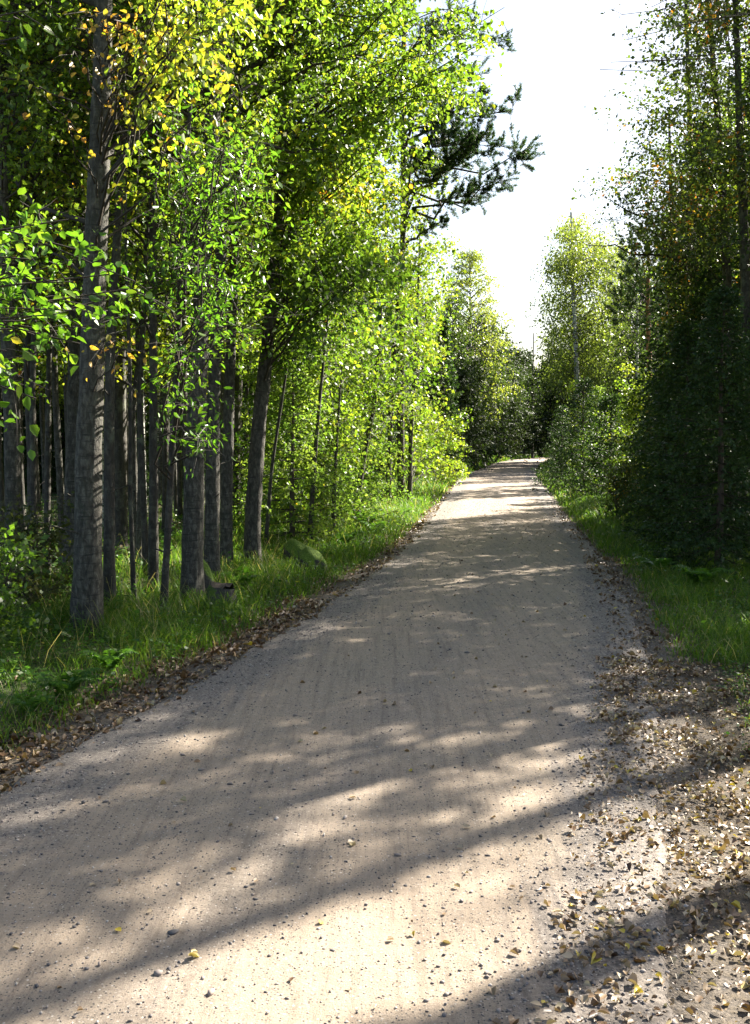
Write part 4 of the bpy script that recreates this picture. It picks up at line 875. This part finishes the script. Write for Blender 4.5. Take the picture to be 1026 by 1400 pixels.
# loose stones
phi = (1 + 5 ** .5) / 2
IV = unit(np.array([[-1, phi, 0], [1, phi, 0], [-1, -phi, 0], [1, -phi, 0], [0, -1, phi], [0, 1, phi], [0, -1, -phi], [0, 1, -phi], [phi, 0, -1], [phi, 0, 1], [-phi, 0, -1], [-phi, 0, 1]]))
IF = np.array([[0, 11, 5], [0, 5, 1], [0, 1, 7], [0, 7, 10], [0, 10, 11], [1, 5, 9], [5, 11, 4], [11, 10, 2], [10, 7, 6], [7, 1, 8], [3, 9, 4], [3, 4, 2], [3, 2, 6], [3, 6, 8], [3, 8, 9], [4, 9, 5], [2, 4, 11], [6, 2, 10], [8, 6, 7], [9, 8, 1]])
def stones(x, y, r, mb):
    n = len(x); s = r[:, None, None]; V = IV[None] * (1 + .28 * rng.normal(size=(n, 12, 1))) * (A(1, 1, .62) * (1 + .25 * rng.normal(size=(n, 1, 3))))
    V = V * s; V += np.stack([x, y, np.maximum(road_z(x, y), terrain(x, y) ) + r * .3], 1)[:, None]
    f = (np.arange(n)[:, None, None] * 12 + IF[None]).reshape(-1, 3); mb.add(V.reshape(-1, 3), f, np.repeat(rng.random(n), 20))
mb = MB()
n = 9000; y = 2.2 + 7 * rng.random(n) ** 1.4; u = rng.random(n); x = roadL(y) + (roadR(y) - roadL(y)) * u; stones(x, y, .0022 + .0045 * rng.random(n) ** 4, mb)
n = 130; y = 2.3 + 7 * rng.random(n) ** 1.3; u = rng.random(n); x = roadL(y) + (roadR(y) - roadL(y)) * u; stones(x, y, .007 + .009 * rng.random(n) ** 2, mb)
for side, q in ((-1, 4500), (1, 6500)):
    y = 2.0 + 10 * rng.random(q) ** 1.2; o = -.38 + .55 * rng.random(q) + .12 * rng.normal(size=q); x = (roadL(y) - o) if side < 0 else (roadR(y) + o); stones(x, y, .0025 + .006 * rng.random(q) ** 2.5, mb)
n = 5000; y = 9 + 18 * rng.random(n); u = rng.random(n); x = roadL(y) + (roadR(y) - roadL(y)) * u; stones(x, y, .004 + .007 * rng.random(n) ** 3, mb)
m, nt, b = mat('loose stones'); ta = N(nt, 'ShaderNodeAttribute', attribute_name='tint')
nt.links.new(ramp(nt, ta.outputs['Fac'], [(0, (.07, .065, .068)), (.5, (.17, .15, .14)), (.8, (.26, .21, .18)), (1, (.42, .38, .34))]).outputs[0], b.inputs['Base Color']); b.inputs['Roughness'].default_value = .8
link_tag(mb.build('loose_gravel', m), 'small loose grey stones scattered over the gravel road', 'gravel', kind='stuff')
# the one bright fallen leaf in the foreground
g = ground_px(266, 1312); lv = Leaves(); z_ = float(road_z(g[0], g[1])) + .008; lv.add(np.array([[g[0] - .02, g[1], z_], [g[0] - .012, g[1] + .004, z_ + .004], [g[0] - .015, g[1] - .004, z_ + .004]]), np.array([[1, .2, .05], [.8, .7, .15], [.9, -.35, .12]]), np.array([.042, .03, .03]), .99, .6, nrm=A(0, 0, 1) + np.array([[0, 0, 0], [.2, -.1, 0], [.1, .2, 0]]))
o = lv.mesh(MB(), fold=.5).build('fallen_leaf', M['litter'], origin=g); o.location = tuple(g); link_tag(o, 'single yellow-green leaf lying on the sunlit gravel in the foreground', 'leaf')

# ---------------------------------------------------------------- tell the background trees apart by where they stand
TENS = ['', 'twenty', 'thirty']
def nth(i): return ORD[i] if i < 20 else (TENS[1] + '-' + ORD[i - 20] if i < 29 else ('thirtieth' if i == 29 else TENS[2] + '-' + ORD[i - 30]))
def relabel(group, name, fmt):
    L = [o for o in COL.objects if o.parent is None and o.get('group') == group and o.name.split('.')[0] == name]
    L.sort(key=lambda o: o.location.x / max(1, o.location.y))
    for i, o in enumerate(L): o['label'] = fmt % nth(i)
relabel('rounded trees of the far dark wood', 'alder_tree', '%s dark rounded tree from the left in the far wood closing the road bend')
relabel('dark rounded trees behind the right-hand bushes', 'alder_tree', '%s dark rounded tree from the left behind the right-hand bushes')
relabel('spruces of the far dark wood where the road bends', 'spruce_tree', '%s dark spruce from the left in the far wood closing the road bend')
relabel('spruces at the back of the left wood', 'spruce_tree', '%s dark spruce from the left at the back of the left wood')
relabel('spruces at the back of the right wood', 'spruce_tree', '%s dark spruce from the left at the back of the right wood')
for g_, w_ in (('trees behind the right-hand trees', 'behind'), ('trees of the right wood beside the view', 'beside')):
    for n_ in ('alder_tree', 'aspen_tree', 'birch_tree', 'pine_tree'):
        relabel(g_, n_, '%s ' + n_.split('_')[0] + ' from the left standing ' + w_ + ' the right-hand trees')
